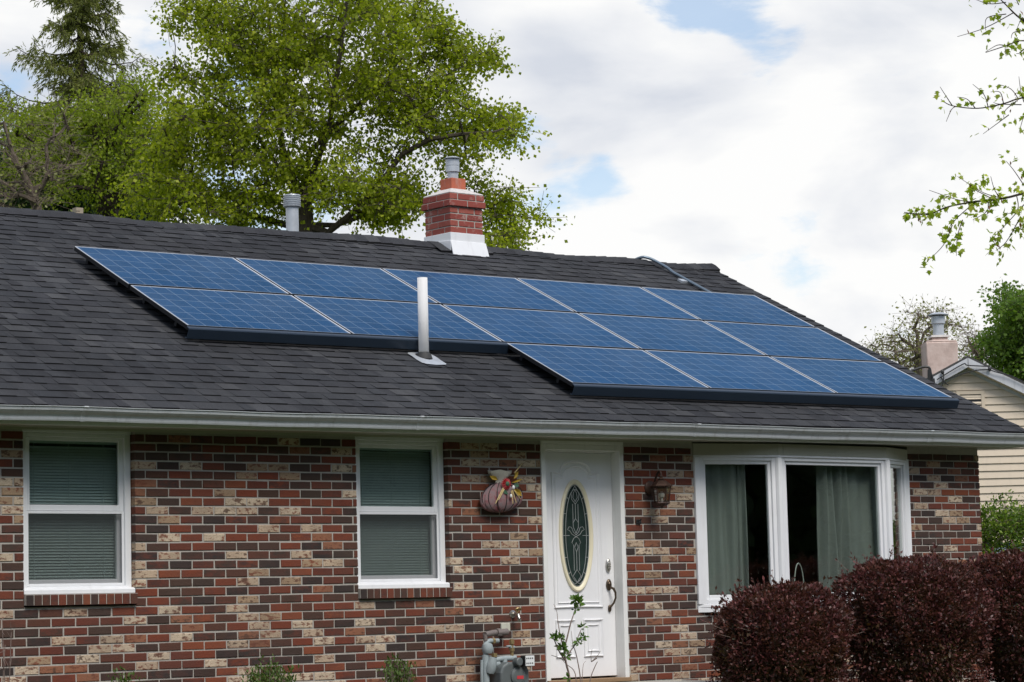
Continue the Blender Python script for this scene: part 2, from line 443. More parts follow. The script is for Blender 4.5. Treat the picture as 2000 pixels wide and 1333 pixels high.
def m_pvc():
    t = NT('white_pvc')
    mpv = t.n('ShaderNodeMapping', {'Vector': t.obj(), 'Scale': (9, 9, 1.5)}).outputs[0]
    d = t.ramp(t.noise(2.0, 6, .65, mpv), [(.50, 0.0), (.75, .16)])
    col = t.mix(d, (.88, .87, .86), (.40, .37, .33))
    a = t.pbr(col, .9, 0, None, .05)
    b = t.n('ShaderNodeBsdfTranslucent', {'Color': col}).outputs[0]
    return t.done(t.n('ShaderNodeMixShader', {0: .35, 1: a, 2: b}).outputs[0])
MAT = dict(
    brick=m_brick(), sillbrick=m_brick('sill_brick', .74), mortar=M('mortar', (.38, .355, .32), .95, var=.2, scale=18, bump=.5, bscale=120, spec=.2),
    shingle=m_shingle(), asphalt_edge=M('asphalt_edge', (.018, .018, .019), .9, spec=.1), deck=M('roof_underlay', (.03, .03, .033), .9),
    vinyl=M('white_vinyl', (.74, .75, .77), .38, var=.04, dirt=.10), trim=M('white_trim_paint', (.72, .72, .70), .5, var=.05, dirt=.14),
    soffit=M('shaded_soffit_paint', (.40, .39, .315), .6, var=.06, dirt=.15), gutter=M('gutter_enamel', (.53, .55, .57), .32, var=.06, dirt=.45, dirtc=(.22, .21, .18)),  # soffit: beige-white paint darkened so its colour carries some eave shade
    doorp=M('door_paint', (.76, .76, .77), .42, var=.03, dirt=.05), cream=M('cream_trim', (.72, .66, .48), .45, var=.05),
    pane=m_glass('window_glass'), leaded=M('leaded_glass', (.022, .036, .032), .16, var=.6, scale=9, bump=.25, bscale=60), came=M('lead_came', (.55, .56, .56), .35, .6, var=.15, scale=30),
    blind=M('blind_slat', (.60, .67, .67), .55, var=.04), screen=m_mesh_screen(), inwall=M('interior_paint', (.34, .33, .30), .8), infloor=M('interior_floor', (.09, .065, .045), .6),
    curtain=M('curtain_cloth', (.25, .262, .25), .85, var=.08, scale=14), cell=m_cell(), alu=M('aluminium_frame', (.72, .73, .76), .35, .55, var=.06),
    blackalu_shade=M('black_anodised_shade', (.012, .013, .016), .42, .2, var=.2), skirt=M('array_skirt_metal', (.022, .036, .058), .35, .25, var=.12, scale=3),
    pvc=m_pvc(), galv=M('galvanised_steel', (.46, .49, .53), .40, .25, var=.22, scale=9, dirt=.2), lead=M('lead_flashing', (.55, .58, .62), .42, .45, var=.2, scale=14, bump=.3),
    rubber=M('rubber_collar', (.03, .03, .03), .7), cbrick=m_chim_brick(), clay=M('clay_flue', (.44, .115, .062), .8, var=.25, scale=16, bump=.4, dirt=.4, dirtc=(.45, .40, .36)),
    crown=M('mortar_crown', (.55, .52, .50), .9, var=.3, scale=14, bump=.5, dirt=.4), whitemetal=M('white_flashing', (.74, .75, .77), .4, var=.04, dirt=.12),
    conduit=M('grey_conduit', (.17, .22, .27), .4, .5, var=.2), bronze=M('dark_bronze', (.055, .03, .022), .5, .5, var=.3, scale=20), lampglass=m_glass('lantern_glass', (.75, .72, .66), 1.4),
    nickel=M('satin_nickel', (.48, .46, .42), .3, .9, var=.15, scale=30), oldbrass=M('aged_bronze', (.11, .08, .055), .35, .8, var=.3, scale=30),
    meter=M('meter_grey_paint', (.115, .13, .132), .5, .1, var=.15, scale=12, dirt=.2), pipegrey=M('pipe_grey_paint', (.29, .335, .345), .6, .0, var=.25, scale=24, dirt=.5), brass=M('tarnished_brass', (.40, .30, .15), .45, .7, var=.3, scale=30),
    meterface=M('meter_face', (.72, .74, .74), .4, var=.05), black=M('black_plastic', (.015, .015, .016), .5), redlabel=M('red_label', (.55, .04, .05), .5), rust=M('old_iron', (.20, .17, .16), .7, .3, var=.3, scale=25),
    concrete=M('concrete', (.36, .35, .32), .9, var=.15, scale=5, bump=.4), siding=M('beige_siding', (.60, .505, .39), .55, var=.05, scale=3, dirt=.12), nroof=M('neighbour_shingle', (.05, .048, .046), .85, var=.4, scale=20),
    rake=M('rake_board_paint', (.50, .51, .54), .6, var=.08, dirt=.3), stucco=m_pink_stucco(), carblue=M('car_paint', (.02, .04, .09), .25, .3, coat=1.0), carglass=M('car_glass', (.25, .30, .34), .05, .4, spec=1.0), tyre=M('tyre_rubber', (.02, .02, .02), .8),
    wood=M('weathered_wood', (.30, .25, .19), .85, var=.3, scale=14), threshold=M('threshold_wood', (.24, .15, .08), .6, var=.2), burlap=M('burlap', (.42, .40, .34), .9, var=.25, scale=40, bump=.6),
    yellow=M('yellow_silk', (.34, .22, .015), .6), red=M('red_silk', (.40, .015, .02), .6), straw=M('straw', (.55, .42, .2), .8), green=M('green_silk', (.05, .12, .07), .6), wicker=M('pale_wire', (.6, .62, .58), .5),
    lawn=m_grass(), mulch=M('mulch', (.06, .035, .022), .95, var=.4, scale=20, bump=.8, bscale=40), asphalt=M('road_asphalt', (.05, .05, .05), .9, var=.2, scale=8, bump=.4),
    bark_maple=m_bark('maple_bark', (.085, .07, .055)), bark_grey=m_bark('grey_bark', (.15, .12, .092)), bark_dark=m_bark('dark_bark', (.06, .045, .035)), twig=m_bark('twig_bark', (.24, .18, .155)),
    maple=m_leaf('maple_leaf', (.17, .225, .010), (.31, .375, .016), (.46, .49, .05), .6), dense=m_leaf('broadleaf_leaf', (.17, .235, .014), (.24, .31, .02), (.32, .375, .04), .58),
    ever=m_leaf('evergreen_leaf', (.014, .04, .008), (.03, .07, .012), None, .3), needle=m_leaf('spruce_needle', (.14, .17, .04), (.23, .25, .07), None, .45),
    sparse=m_leaf('spring_leaf', (.22, .24, .08), (.30, .30, .13), None, .5), rightdense=m_leaf('right_tree_leaf', (.075, .15, .02), (.13, .22, .03), (.19, .28, .05), .5),
    near=m_leaf('near_maple_leaf', (.26, .37, .03), (.38, .46, .06), (.48, .52, .12), .62), seed=m_leaf('maple_seed', (.22, .09, .06), (.28, .16, .08), None, .4),
    barb=m_leaf('barberry_leaf', (.036, .013, .013), (.110, .031, .033), (.23, .085, .085), .30, .40), barbin=m_leaf('barberry_inner_leaf', (.055, .045, .016), (.12, .06, .03), None, .3),
    privet=m_leaf('privet_leaf', (.055, .12, .012), (.13, .22, .02), (.28, .37, .05), .4), yew=m_leaf('small_shrub_leaf', (.06, .11, .02), (.12, .18, .04), None, .3), azalea=m_leaf('azalea_leaf', (.06, .14, .018), (.13, .23, .04), None, .3),
)
def m_stripes():
    t = NT('pumpkin_cloth')
    col = t.ramp(t.noise(16, 3, .6), [(.35, (.22, .08, .09)), (.5, (.25, .16, .165)), (.7, (.18, .165, .18))])
    return t.done(t.pbr(col, .8, 0, t.bump(t.noise(120, 2, .5), .3, .002), .2))
MAT['pumpkin'] = m_stripes()

# ------------------------------------------------------------------ ground
def ground_z(x, y):
    k = min(1, max(0, (-3 - y) / 9.0))
    return .10 - .75*k*k*(3-2*k)
g = MB()
xs = [-400, -150, -60, -30] + [x*2.0 for x in range(-8, 24)] + [60, 90, 150, 400]
ys = [-400, -150, -60, -30] + [y*1.0 for y in range(-24, 3)] + [8, 20, 40, 80, 150, 400]
nx = len(xs)
g.v = [(x, y, ground_z(x, y)) for y in ys for x in xs]
for j in range(len(ys)-1):
    for i in range(nx-1): g.f.append((j*nx+i, j*nx+i+1, (j+1)*nx+i+1, (j+1)*nx+i)); g.m.append(0)
tag(build('ground', g, MAT['lawn'], smooth=True), kind='structure')
g = MB()
g.box((-200, -28, -.70), (200, -20, -.642))
tag(build('road', g, MAT['asphalt']), kind='structure')
g = MB()
g.box((20.9, -20, -.62), (24.2, -12.1, -.60)); 
g.raw([(21.2, -12.1, -.60), (24.4, -12.1, -.60), (24.6, -2.6, .11), (21.4, -2.6, .11)], [(0, 1, 2, 3)])
g.raw([(21.4, -2.6, .11), (24.6, -2.6, .11), (24.8, 14, .11), (21.6, 14, .11)], [(0, 1, 2, 3)])
tag(build('driveway', g, MAT['concrete']), kind='structure')
g = MB()
pts = [(4.5, -.02), (4.5, -1.1), (9, -1.25), (13.6, -1.2), (13.7, -.02)]
g.face([(x, y, .112) for x, y in reversed(pts)])
pts = [(15.5, -.02), (15.5, -1.9), (17, -2.25), (19.2, -2.2), (20.6, -1.4), (20.6, -.02)]
g.face([(x, y, .112) for x, y in reversed(pts)])
tag(build('planting_bed', g, MAT['mulch']), kind='structure')

# ------------------------------------------------------------------ the house
HX0, HX1, HD = 4.3, 20.03, 8.15          # left end, right end, depth
house = thing('brick_house', (14.0, 0, .1), 'low brick house with dark shingle roof carrying the solar panels', 'house')
BL, BH, BX, BZ = .20235, .06791, 9.4415, 1.0
SHEAR = .0025
def zs(x): return SHEAR * (x - 9.44)
OPEN = [(9.42, 10.36, 1.148, 2.7), (12.415, 13.35, 1.148, 2.7), (14.35, 15.29, 0, 2.7), (16.14, 18.985, .975, 2.7)]
TOP = 2.455
def bricks(mb, u0, u1, z0, z1, opens, P, off=0.0, depth=.085):
    """P(u, d, z) -> world; d is depth into the wall"""
    r_lo = int(math.floor((z0 - BZ)/BH)) ; r_hi = int(math.ceil((z1 - BZ)/BH))
    G = .0122; C = .0035
    for r in range(r_lo, r_hi):
        za, zb = BZ + r*BH, BZ + (r+1)*BH
        if zb > z1 + .03: continue
        zm = (za+zb)/2
        blocks = [(u0, u1)]
        for a, b, c, d in opens:
            if c < zm < d:
                nb = []
                for s, e in blocks:
                    if b <= s or a >= e: nb.append((s, e)); continue
                    if a > s: nb.append((s, a))
                    if b < e: nb.append((b, e))
                blocks = nb
        o = BX + off + (BL/2 if r % 2 else 0)
        for s, e in blocks:
            k = math.floor((s - o)/BL)
            while True:
                a = o + k*BL; b = a + BL; k += 1
                if a >= e - 1e-6: break
                a2 = a + G/2 if a > s - G/2 else s
                b2 = b - G/2 if b < e + G/2 else e
                if a <= s: a2 = s
                if b >= e: b2 = e
                if b2 - a2 < .02: continue
                j = [rnd.uniform(-.0015, .0015) for _ in range(6)]
                ua, ub, zc, zd = a2 + (j[0] if a2 > s else 0), b2 + (j[1] if b2 < e else 0), za + j[2] , zb - G + j[3]
                d0 = j[4]*1.3 - .001
                ins = [(ua+C, d0, zc+C), (ub-C, d0, zc+C), (ub-C, d0, zd-C), (ua+C, d0, zd-C)]
                mid = [(ua, d0+C, zc), (ub, d0+C, zc), (ub, d0+C, zd), (ua, d0+C, zd)]
                bk = [(ua, depth, zc), (ub, depth, zc), (ub, depth, zd), (ua, depth, zd)]
                cj = lambda q: (q[0] + rnd.uniform(-.0016, .0016), q[1] + rnd.uniform(0, .0016), q[2] + rnd.uniform(-.0016, .0016))
                vs = [P(*q) for q in [cj(q) for q in ins] + [cj(q) for q in mid] + bk]
                fs = [(0, 1, 2, 3)] + [(i+4, (i+1) % 4 + 4, (i+1) % 4, i) for i in range(4)] + [(i+8, (i+1) % 4 + 8, (i+1) % 4 + 4, i+4) for i in range(4)]
                mb.raw(vs, fs)
bw = MB()
bricks(bw, HX0, HX1, .1, TOP, OPEN, lambda u, d, z: (u, d, z + zs(u)))
wall = build('brick_wall', bw, MAT['brick'], house)
eb = MB()
bricks(eb, .09, HD, .1, TOP, [], lambda u, d, z: (HX1 - d, u, z + zs(HX1)), off=.11)
build('end_wall', eb, MAT['brick'], house)
# mortar backing and wall core, cut round the openings
mo = MB()
D0 = .006
segs = sorted(OPEN)
x = HX0
for a, b, c, d in segs:
    mo.box((x, D0, -.1), (a - .004, .2, 2.52)); 
    if c > .2: mo.box((a - .004, D0, -.1), (b + .004, .2, c - .006 + zs(a)))
    x = b + .004
mo.box((x, D0, -.1), (HX1 - .008, .2, 2.52))
mo.box((HX1 - .2, .2, -.1), (HX1 - .008, HD, 2.52))
build('mortar', mo, MAT['mortar'], wall)
ow = MB()
ow.box((HX0, HD, -.1), (HX1 - .01, HD + .15, 2.5)); ow.box((HX0 - .15, .0, -.1), (HX0, HD + .15, 2.5))
build('rear_wall', ow, MAT['mortar'], house)
it = MB()
it.box((HX0, .2, .3), (HX1 - .2, HD, .42), 1)                     # floor
it.box((HX0, .2, 2.52), (HX1 - .2, HD, 2.58))                     # ceiling
it.box((HX0, 3.9, .42), (HX1 - .2, 4.0, 2.52))                    # partition behind the front rooms
for px_ in (11.4, 14.0, 15.7): it.box((px_, .2, .42), (px_ + .1, 3.9, 2.52))
build('interior_wall', it, [MAT['inwall'], MAT['infloor']], house)

# ---- roof frame of reference: O on the panel plane's top-left panel corner
RO = V(11.49833, 2.80508, 4.26707)
EX = V(1, 0, .00707); EY = V(0, .899046, .437854); EN = V(-.006355, -.437845, .899028)
def RP(x, v, off=0.0):
    """point on the roof: x world, v metres up the slope from the panels' top edge line, off above the shingle surface"""
    return RO + EX*(x - RO.x) + EY*v + EN*(off - .13)
V_EAVE = (-.325 - RP(0, 0).y)/EY.y
V_RIDGE = (4.09 - RP(0, 0).y)/EY.y
RX0, RX1 = 4.0, 20.43
rk = MB()
def slab(mb, x0, x1, v0, v1, o0, o1, m=0):
    vs = [RP(x0, v0, o0), RP(x1, v0, o0), RP(x1, v1, o0), RP(x0, v1, o0), RP(x0, v0, o1), RP(x1, v0, o1), RP(x1, v1, o1), RP(x0, v1, o1)]
    mb.raw(vs, [(0,3,2,1),(4,5,6,7),(0,1,5,4),(1,2,6,5),(2,3,7,6),(3,0,4,7)], m)
slab(rk, RX0, RX1 - .03, V_EAVE + .02, V_RIDGE, -.10, -.012)
yr = RP(RX0, V_RIDGE).y
def mir(p): return V(p.x, 2*yr - p.y, p.z)
vs = [mir(RP(RX0, V_EAVE, 0)), mir(RP(RX1, V_EAVE, 0)), mir(RP(RX1, V_RIDGE, 0)), mir(RP(RX0, V_RIDGE, 0))]
vb = [p - V(0, 0, .11) for p in vs]
rk.raw(vs + vb, [(3,2,1,0),(4,5,6,7),(0,1,5,4),(1,2,6,5),(2,3,7,6),(3,0,4,7)])
roof = build('roof', rk, MAT['deck'], house)
sh = MB()
EXPO = .1435
nc = int(math.ceil((V_RIDGE - V_EAVE)/EXPO))
def tab(x0, x1, v0, t, hgt=.16, sk=0.0):
    v1 = min(v0 + hgt, V_RIDGE + .01)
    b0 = -.014
    vs = [RP(x0, v0, b0), RP(x1, v0, b0), RP(x1 + sk, v1, b0), RP(x0 + sk, v1, b0), RP(x0, v0, t), RP(x1, v0, t), RP(x1 + sk, v1, .0005), RP(x0 + sk, v1, .0005)]
    sh.raw(vs, [(4,5,6,7),(1,2,6,5),(3,0,4,7)], 0)
    i = len(sh.v) - 8
    sh.f.append((i, i+1, i+5, i+4)); sh.m.append(1)
for c in range(nc):
    v0 = V_EAVE + c*EXPO - (.0 if c else .012)
    x = RX0 - rnd.uniform(0, .5)
    lift = rnd.uniform(-.0008, .0012)
    while x < RX1:                                     # base layer of each course
        w = rnd.choice([.33, .33, .5, .25])
        a, b = max(RX0, x), min(RX1, x + w - .0015)
        if b - a > .02: tab(a, b, v0 + rnd.uniform(-.0015, .0015), .0045 + lift + rnd.uniform(-.0006, .0006))
        x += w
    x = RX0 - rnd.uniform(0, .4)
    while x < RX1:                                     # laminated teeth standing proud
        w = rnd.choice([.10, .13, .16, .20, .24]); gap = rnd.choice([.07, .10, .14, .18, .25])
        a, b = max(RX0, x), min(RX1, x + w)
        if b - a > .03: tab(a, b, v0 - rnd.uniform(0, .003), .0095 + lift + rnd.uniform(-.0008, .0015), .155, 0)
        x += w + gap
build('shingles', sh, [MAT['shingle'], MAT['asphalt_edge']], roof)
rc = MB()
def ridge_piece(x0, x1, lift, hw=.135):
    a = RP(x0, V_RIDGE, 0); b = RP(x1, V_RIDGE, 0)
    pr = []
    for p, l in ((a, lift), (b, lift + .006)):
        sag = .012*math.sin(p.x*1.3) + .008*math.sin(p.x*3.7) - (.018*math.exp(-((p.x - 19.75)/.35)**2))
        top = p + V(0, 0, .030 + l + sag)
        f1 = RP(p.x, V_RIDGE - .05, .026 + l) + V(0, 0, sag); f2 = RP(p.x, V_RIDGE - hw, .012 + l) + V(0, 0, sag*.6); f3 = RP(p.x, V_RIDGE - hw, -.002)
        pr.append([f3, f2, f1, top, mir(f1), mir(f2), mir(f3)])
    n = 7
    rc.raw(pr[0] + pr[1], [(i, i+1, n+i+1, n+i) for i in range(1, n-2)] + [(n+1, n+2, n+3, n+4, n+5)], 0)
    i = len(rc.v) - 14
    rc.f.append((i, i+1, i+8, i+7)); rc.m.append(1)
    rc.f.append((i+5, i+6, i+13, i+12)); rc.m.append(1)
ridge_piece(16.40, 16.556, .012, .235); ridge_piece(16.99, 17.12, .010, .20)
x = RX0
while x < RX1 + .02:
    b = min(x + .155, RX1 + .03)
    if not (x > 16.50 and x < 16.97): ridge_piece(x, b, rnd.uniform(-.001, .004))
    x += .15
build('ridge_cap', rc, [MAT['shingle'], MAT['asphalt_edge']], roof, smooth=False)
# gable triangle and rake trim at the right end
gt = MB()
gz = 2.5
gt.prism([V(0, 0, gz), V(0, HD, gz), V(0, yr, 4.72)], (HX1 - .12, 0, 0), (HX1 - .02, 0, 0))
build('gable', gt, MAT['siding'], house)
rt = MB()
for m_ in (lambda p: p, mir):
    q = [RP(RX1 - .02, V_EAVE, -.012), RP(RX1 - .02, V_RIDGE, -.012), RP(RX1 - .02, V_RIDGE, -.16), RP(RX1 - .02, V_EAVE, -.16)]
    rt.prism([m_(p) for p in q], (-.025, 0, 0), (0, 0, 0))
build('rake_board', rt, MAT['trim'], house)

# ---- eave: gutter, fascia, soffit (they climb a hair to the right with the roof)
ES = .0062
def ez(x): return ES*(x - 9.0)
gm = MB()
prof = [(-.338, 2.545), (-.338, 2.462), (-.397, 2.460), (-.402, 2.472), (-.404, 2.490), (-.414, 2.505), (-.433, 2.517), (-.448, 2.532), (-.452, 2.545), (-.452, 2.556), (-.462, 2.557), (-.462, 2.561), (-.447, 2.561), (-.447, 2.542), (-.43, 2.523), (-.41, 2.51), (-.397, 2.49), (-.395, 2.467), (-.343, 2.467), (-.343, 2.545)]
def extr(mb, prof, x0, x1, fn, m=0, step=None):
    n = len(prof)
    xs_ = [x0, x1]
    if step:
        k = max(1, int((x1-x0)/step)); xs_ = [x0 + (x1-x0)*i/k for i in range(k+1)]
    i0 = len(mb.v)
    for xx in xs_:
        for y, z in prof: mb.v.append((xx, y, z + fn(xx)))
    for q in range(len(xs_)-1):
        for i in range(n):
            a = i0 + q*n + i; b = i0 + q*n + (i+1) % n
            mb.f.append((a, b, b+n, a+n)); mb.m.append(m)
    mb.f.append(tuple(i0 + i for i in reversed(range(n)))); mb.m.append(m)
    mb.f.append(tuple(i0 + (len(xs_)-1)*n + i for i in range(n))); mb.m.append(m)
def gz_(x): return ez(x) + .0022*math.sin(x*2.1) + .0015*math.sin(x*5.3 + 1)
extr(gm, prof, RX0, 20.53, gz_, step=.12)
gut = build('gutter', gm, MAT['gutter'], house)
for sx in (9.66, 12.72, 15.77, 18.82):
    gs = MB()
    extr(gs, [(-.340, 2.458), (-.399, 2.456), (-.406, 2.472), (-.408, 2.490), (-.418, 2.505), (-.437, 2.517), (-.452, 2.532), (-.456, 2.545), (-.466, 2.557), (-.464, 2.564), (-.446, 2.564), (-.446, 2.552)], sx, sx + .035, gz_)
    build('gutter_seam', gs, MAT['gutter'], gut)
fa = MB()
fa.prism([V(0, -.336, 2.434), V(0, -.336, 2.56), V(0, -.314, 2.56), V(0, -.314, 2.434)], (RX0, 0, ez(RX0)), (20.405, 0, ez(20.405)))
build('fascia', fa, MAT['trim'], house, bevel=.003)
so = MB()
so.prism([V(0, -.3135, 2.440), V(0, -.3135, 2.452), V(0, .22, 2.458), V(0, .22, 2.446)], (RX0, 0, ez(RX0)), (20.40, 0, ez(20.40)))
so.prism([V(0, -.13, 2.4390), V(0, -.13, 2.4465), V(0, -.125, 2.4465), V(0, -.125, 2.4390)], (RX0, 0, ez(RX0)), (20.39, 0, ez(20.39)))
so.prism([V(0, -.02, 2.425), V(0, -.02, 2.4435), V(0, -.003, 2.4435), V(0, -.003, 2.425)], (RX0, 0, ez(RX0)), (16.1, 0, ez(16.1)))
build('soffit', so, MAT['soffit'], house)

# ---- double-hung windows
def rect_frame(mb, x0, x1, z0, z1, w, y0, y1, wt=None, wb=None, m=0):
    wt = w if wt is None else wt; wb = w if wb is None else wb
    mb.box((x0, y0, z0), (x0 + w, y1, z1), m); mb.box((x1 - w, y0, z0), (x1, y1, z1), m)
    mb.box((x0 + w, y0, z1 - wt), (x1 - w, y1, z1), m); mb.box((x0 + w, y0, z0), (x1 - w, y1, z0 + wb), m)
def dh_window(x0, x1, label, blabel):
    dz = zs(x0)*1.0 + .003
    z0, z1 = 1.235, 2.412 + dz
    w = group_node('window', house)
    w.location = V((x0+x1)/2, .06, z0) - wloc(house)
    w['label'] = label
    m = MB(); rect_frame(m, x0 + .004, x1 - .004, z0 + .03, z1, .052, .052, .16, .03, .025)
    m.box((x0, .045, z1 + .001), (x1, .145, 2.44 + ez(x0)))                    # head board up to the soffit
    build('frame', m, MAT['vinyl'], w, bevel=.004)
    m = MB()
    m.prism([V(0, .002, z0 - .002), V(0, .002, z0 + .032), V(0, .02, z0 + .040), V(0, .17, z0 + .052), V(0, .17, z0 - .002)], (x0 + .003, 0, 0), (x1 - .003, 0, 0))
    build('sill', m, MAT['vinyl'], w, bevel=.004)
    zm = 1.862 + dz
    a, b = x0 + .056, x1 - .056
    m = MB(); rect_frame(m, a, b, zm - .022, z1 - .031, .038, .075, .105, .026, .044)
    build('upper_sash', m, MAT['vinyl'], w, bevel=.003)
    m = MB(); rect_frame(m, a, b, z0 + .055, zm + .018, .038, .108, .140, .036, .050)
    build('lower_sash', m, MAT['vinyl'], w, bevel=.003)
    m = MB(); m.box((a + .036, .089, zm + .018), (b - .036, .093, z1 - .055)); m.box((a + .036, .122, z0 + .10), (b - .036, .126, zm - .016))
    build('pane', m, MAT['pane'], w)
    m = MB(); rect_frame(m, a + .001, b - .001, z0 + .056, zm - .023, .020, .066, .076)
    build('screen_frame', m, MAT['vinyl'], w, bevel=.002)
    m = MB(); m.face([(a + .02, .071, z0 + .076), (b - .02, .071, z0 + .076), (b - .02, .071, zm - .043), (a + .02, .071, zm - .043)])
    build('insect_screen', m, MAT['screen'], w)
    # brick sill of upright headers
    m = MB(); n = 14; cw = (x1 - x0)/n
    for i in range(n):
        c0, c1 = x0 + i*cw + .004, x0 + (i+1)*cw - .004
        m.box((c0, -.030 + rnd.uniform(-.002, .002), 1.150 + dz*.4), (c1, .06, 1.228 + dz*.4))
    build('brick_sill', m, MAT['sillbrick'], w, bevel=.003)
    m = MB(); m.box((x0 + .002, -.024, 1.155 + dz*.4), (x1 - .002, .058, 1.231 + dz*.4)); build('sill_mortar', m, MAT['mortar'], w)
    # slatted blind behind the glass
    m = MB(); zz = z0 + .09; m.box((a, .150, z1 - .07), (b, .190, z1 - .02)); 
    while zz < z1 - .08:
        dy, dzv = .0075, .0102
        m.raw([(a+.004, .170-dy, zz-dzv), (b-.004, .170-dy, zz-dzv), (b-.004, .170+dy, zz+dzv), (a+.004, .170+dy, zz+dzv)], [(0, 1, 2, 3)])
        zz += .0215
    for cx in (a + .12, (a+b)/2, b - .12): m.box((cx - .002, .1605, z0 + .08), (cx + .002, .162, z1 - .05))
    m.box((a+.002, .159, z0 + .07), (b-.002, .181, z0 + .085))
    o = build('window_blind', m, MAT['blind'], loc=((a+b)/2, .2, z0))
    tag(o, blabel, 'blind', 'slatted blinds in the bedroom windows')
dh_window(9.42, 10.36, 'window nearest the left edge', 'pale slatted blind lowered inside the window at the far left of the wall')
dh_window(12.415, 13.35, 'window left of the door', 'pale slatted blind lowered inside the window next to the hanging pumpkin')

# ---- front door
DX0, DX1, DZ0 = 14.35, 15.29, .455
df = group_node('door_frame', house); df.location = V(14.82, .05, DZ0) - wloc(house)
m = MB()
zt = 2.385
m.box((DX0, -.012, .40), (DX0 + .048, .05, zt + .05)); m.box((DX1 - .048, -.012, .40), (DX1, .05, zt + .05))
m.box((DX0 + .048, -.012, zt), (DX1 - .048, .05, zt + .05)); m.box((DX0, -.014, zt + .0505), (DX1, .05, 2.445 + ez(DX0)))
build('casing', m, MAT['trim'], df, bevel=.005, seg=2)
m = MB()
m.box((DX0 + .006, .0505, .40), (DX0 + .044, .2, zt)); m.box((DX1 - .044, .0505, .40), (DX1 - .006, .2, zt)); m.box((DX0 + .044, .0505, zt - .012), (DX1 - .044, .2, zt + .03))
m.box((DX1 - .058, .148, .40), (DX1 - .0445, .19, zt - .013)); m.box((DX0 + .0445, .148, .40), (DX0 + .058, .19, zt - .013))
build('jamb', m, MAT['trim'], df, bevel=.002)
m = MB(); m.box((DX0 + .002, -.04, .405), (DX1 - .002, .2, .440)); build('threshold', m, MAT['threshold'], df, bevel=.004)
m = MB(); m.box((14.0, -1.15, .0), (15.65, -.012, .40)); m.box((14.1, -1.5, .0), (15.55, -1.151, .23)); build('doorstep', m, MAT['concrete'], house, bevel=.01)
door = group_node('front_door', house); door.location = V(14.82, .1, DZ0) - wloc(house)
YD = .10
m = MB()
da, db = DX0 + .0455, DX1 - .0455
m.box((da, YD, DZ0), (db, YD + .044, zt - .014))
build('slab', m, MAT['doorp'], door, bevel=.003)
def arc(cx, cz, rx, rz, a0, a1, n): return [(cx + rx*math.cos(a0 + (a1-a0)*i/n), cz + rz*math.sin(a0 + (a1-a0)*i/n)) for i in range(n+1)]
def moulding(mb, loop, w=.020, h=.0085):
    """a raised moulding with an inner raised field, along a closed loop in the door plane (x, z)"""
    n = len(loop)
    cx = sum(p[0] for p in loop)/n; cz = sum(p[1] for p in loop)/n
    nrm = []
    for i in range(n):
        p, q = loop[i-1], loop[(i+1) % n]
        t = Vector((q[0]-p[0], q[1]-p[1])); t.normalize(); nn = Vector((-t.y, t.x))
        if nn.dot(Vector((cx - loop[i][0], cz - loop[i][1]))) < 0: nn = -nn
        nrm.append(nn)
    prof = [(0, -.001), (.003, h*.75), (w*.35, h), (w*.7, h*.45), (w, -.001)]
    i0 = len(mb.v)
    for i in range(n):
        for d, hh in prof: mb.v.append((loop[i][0] + nrm[i].x*d, YD - hh, loop[i][1] + nrm[i].y*d))
    k = len(prof)
    for i in range(n):
        for j in range(k-1):
            a = i0 + i*k + j; b = i0 + ((i+1) % n)*k + j
            mb.f.append((a, b, b+1, a+1)); mb.m.append(0)
def rect_loop(x0, x1, z0, z1): return [(x0, z0), ((x0+x1)/2, z0), (x1, z0), (x1, (z0+z1)/2), (x1, z1), ((x0+x1)/2, z1), (x0, z1), (x0, (z0+z1)/2)]
m = MB()
xa, xb, za, zb = 14.545, 15.100, 1.045, 2.20
loop = [(xa, za), ((xa+xb)/2, za), (xb, za), (xb, 1.6), (xb, zb), (xb - .10, zb)] + arc((xa+xb)/2, zb + .02, .175, .085, math.radians(8), math.radians(172), 14) + [(xa + .10, zb), (xa, zb), (xa, 1.6)]
for k, (s, w) in enumerate(((0, .028), (.040, .016))):
    lp = []
    cxx, czz = (xa+xb)/2, (za+zb)/2
    for p in loop: lp.append((cxx + (p[0]-cxx)*(1 - s*2/(xb-xa)), czz + (p[1]-czz)*(1 - s*2/(zb-za))))
    moulding(m, lp, w, .016 if k == 0 else .010)
for (x0, x1) in ((14.552, 14.775), (14.868, 15.092)):
    moulding(m, rect_loop(x0, x1, .625, .945), .024, .016)
    moulding(m, rect_loop(x0 + .045, x1 - .045, .67, .90), .018, .012)
build('panel_moulding', m, MAT['doorp'], door, smooth=False)
OVX, OVZ = 14.812, 1.660
def oval_ring(mb, prof, n=64):
    i0 = len(mb.v); k = len(prof)
    for i in range(n):
        t = 2*math.pi*i/n
        for rx, rz, y in prof: mb.v.append((OVX + rx*math.cos(t), y, OVZ + rz*math.sin(t)))
    for i in range(n):
        for j in range(k-1):
            a = i0 + i*k + j; b = i0 + ((i+1) % n)*k + j
            mb.f.append((a, b, b+1, a+1)); mb.m.append(0)
m = MB(); oval_ring(m, [(.192, .482, YD - .0005), (.190, .480, YD - .014), (.180, .470, YD - .020), (.168, .456, YD - .016), (.158, .445, YD - .010), (.150, .437, YD - .002), (.150, .437, YD + .001)])
build('oval_frame', m, MAT['cream'], door, smooth=True)
m = MB(); lo = [(OVX + .153*math.cos(2*math.pi*i/64), YD - .0035, OVZ + .440*math.sin(2*math.pi*i/64)) for i in range(64)]
m.face(list(reversed(lo))); m.face([(x, YD - .001, z) for x, y, z in lo])
build('leaded_glass', m, MAT['leaded'], door)
m = MB(); R_ = .0024; YC = YD - .005
def came(pts): m.tube([(OVX + x, YC, OVZ + z) for x, z in pts], R_, 6)
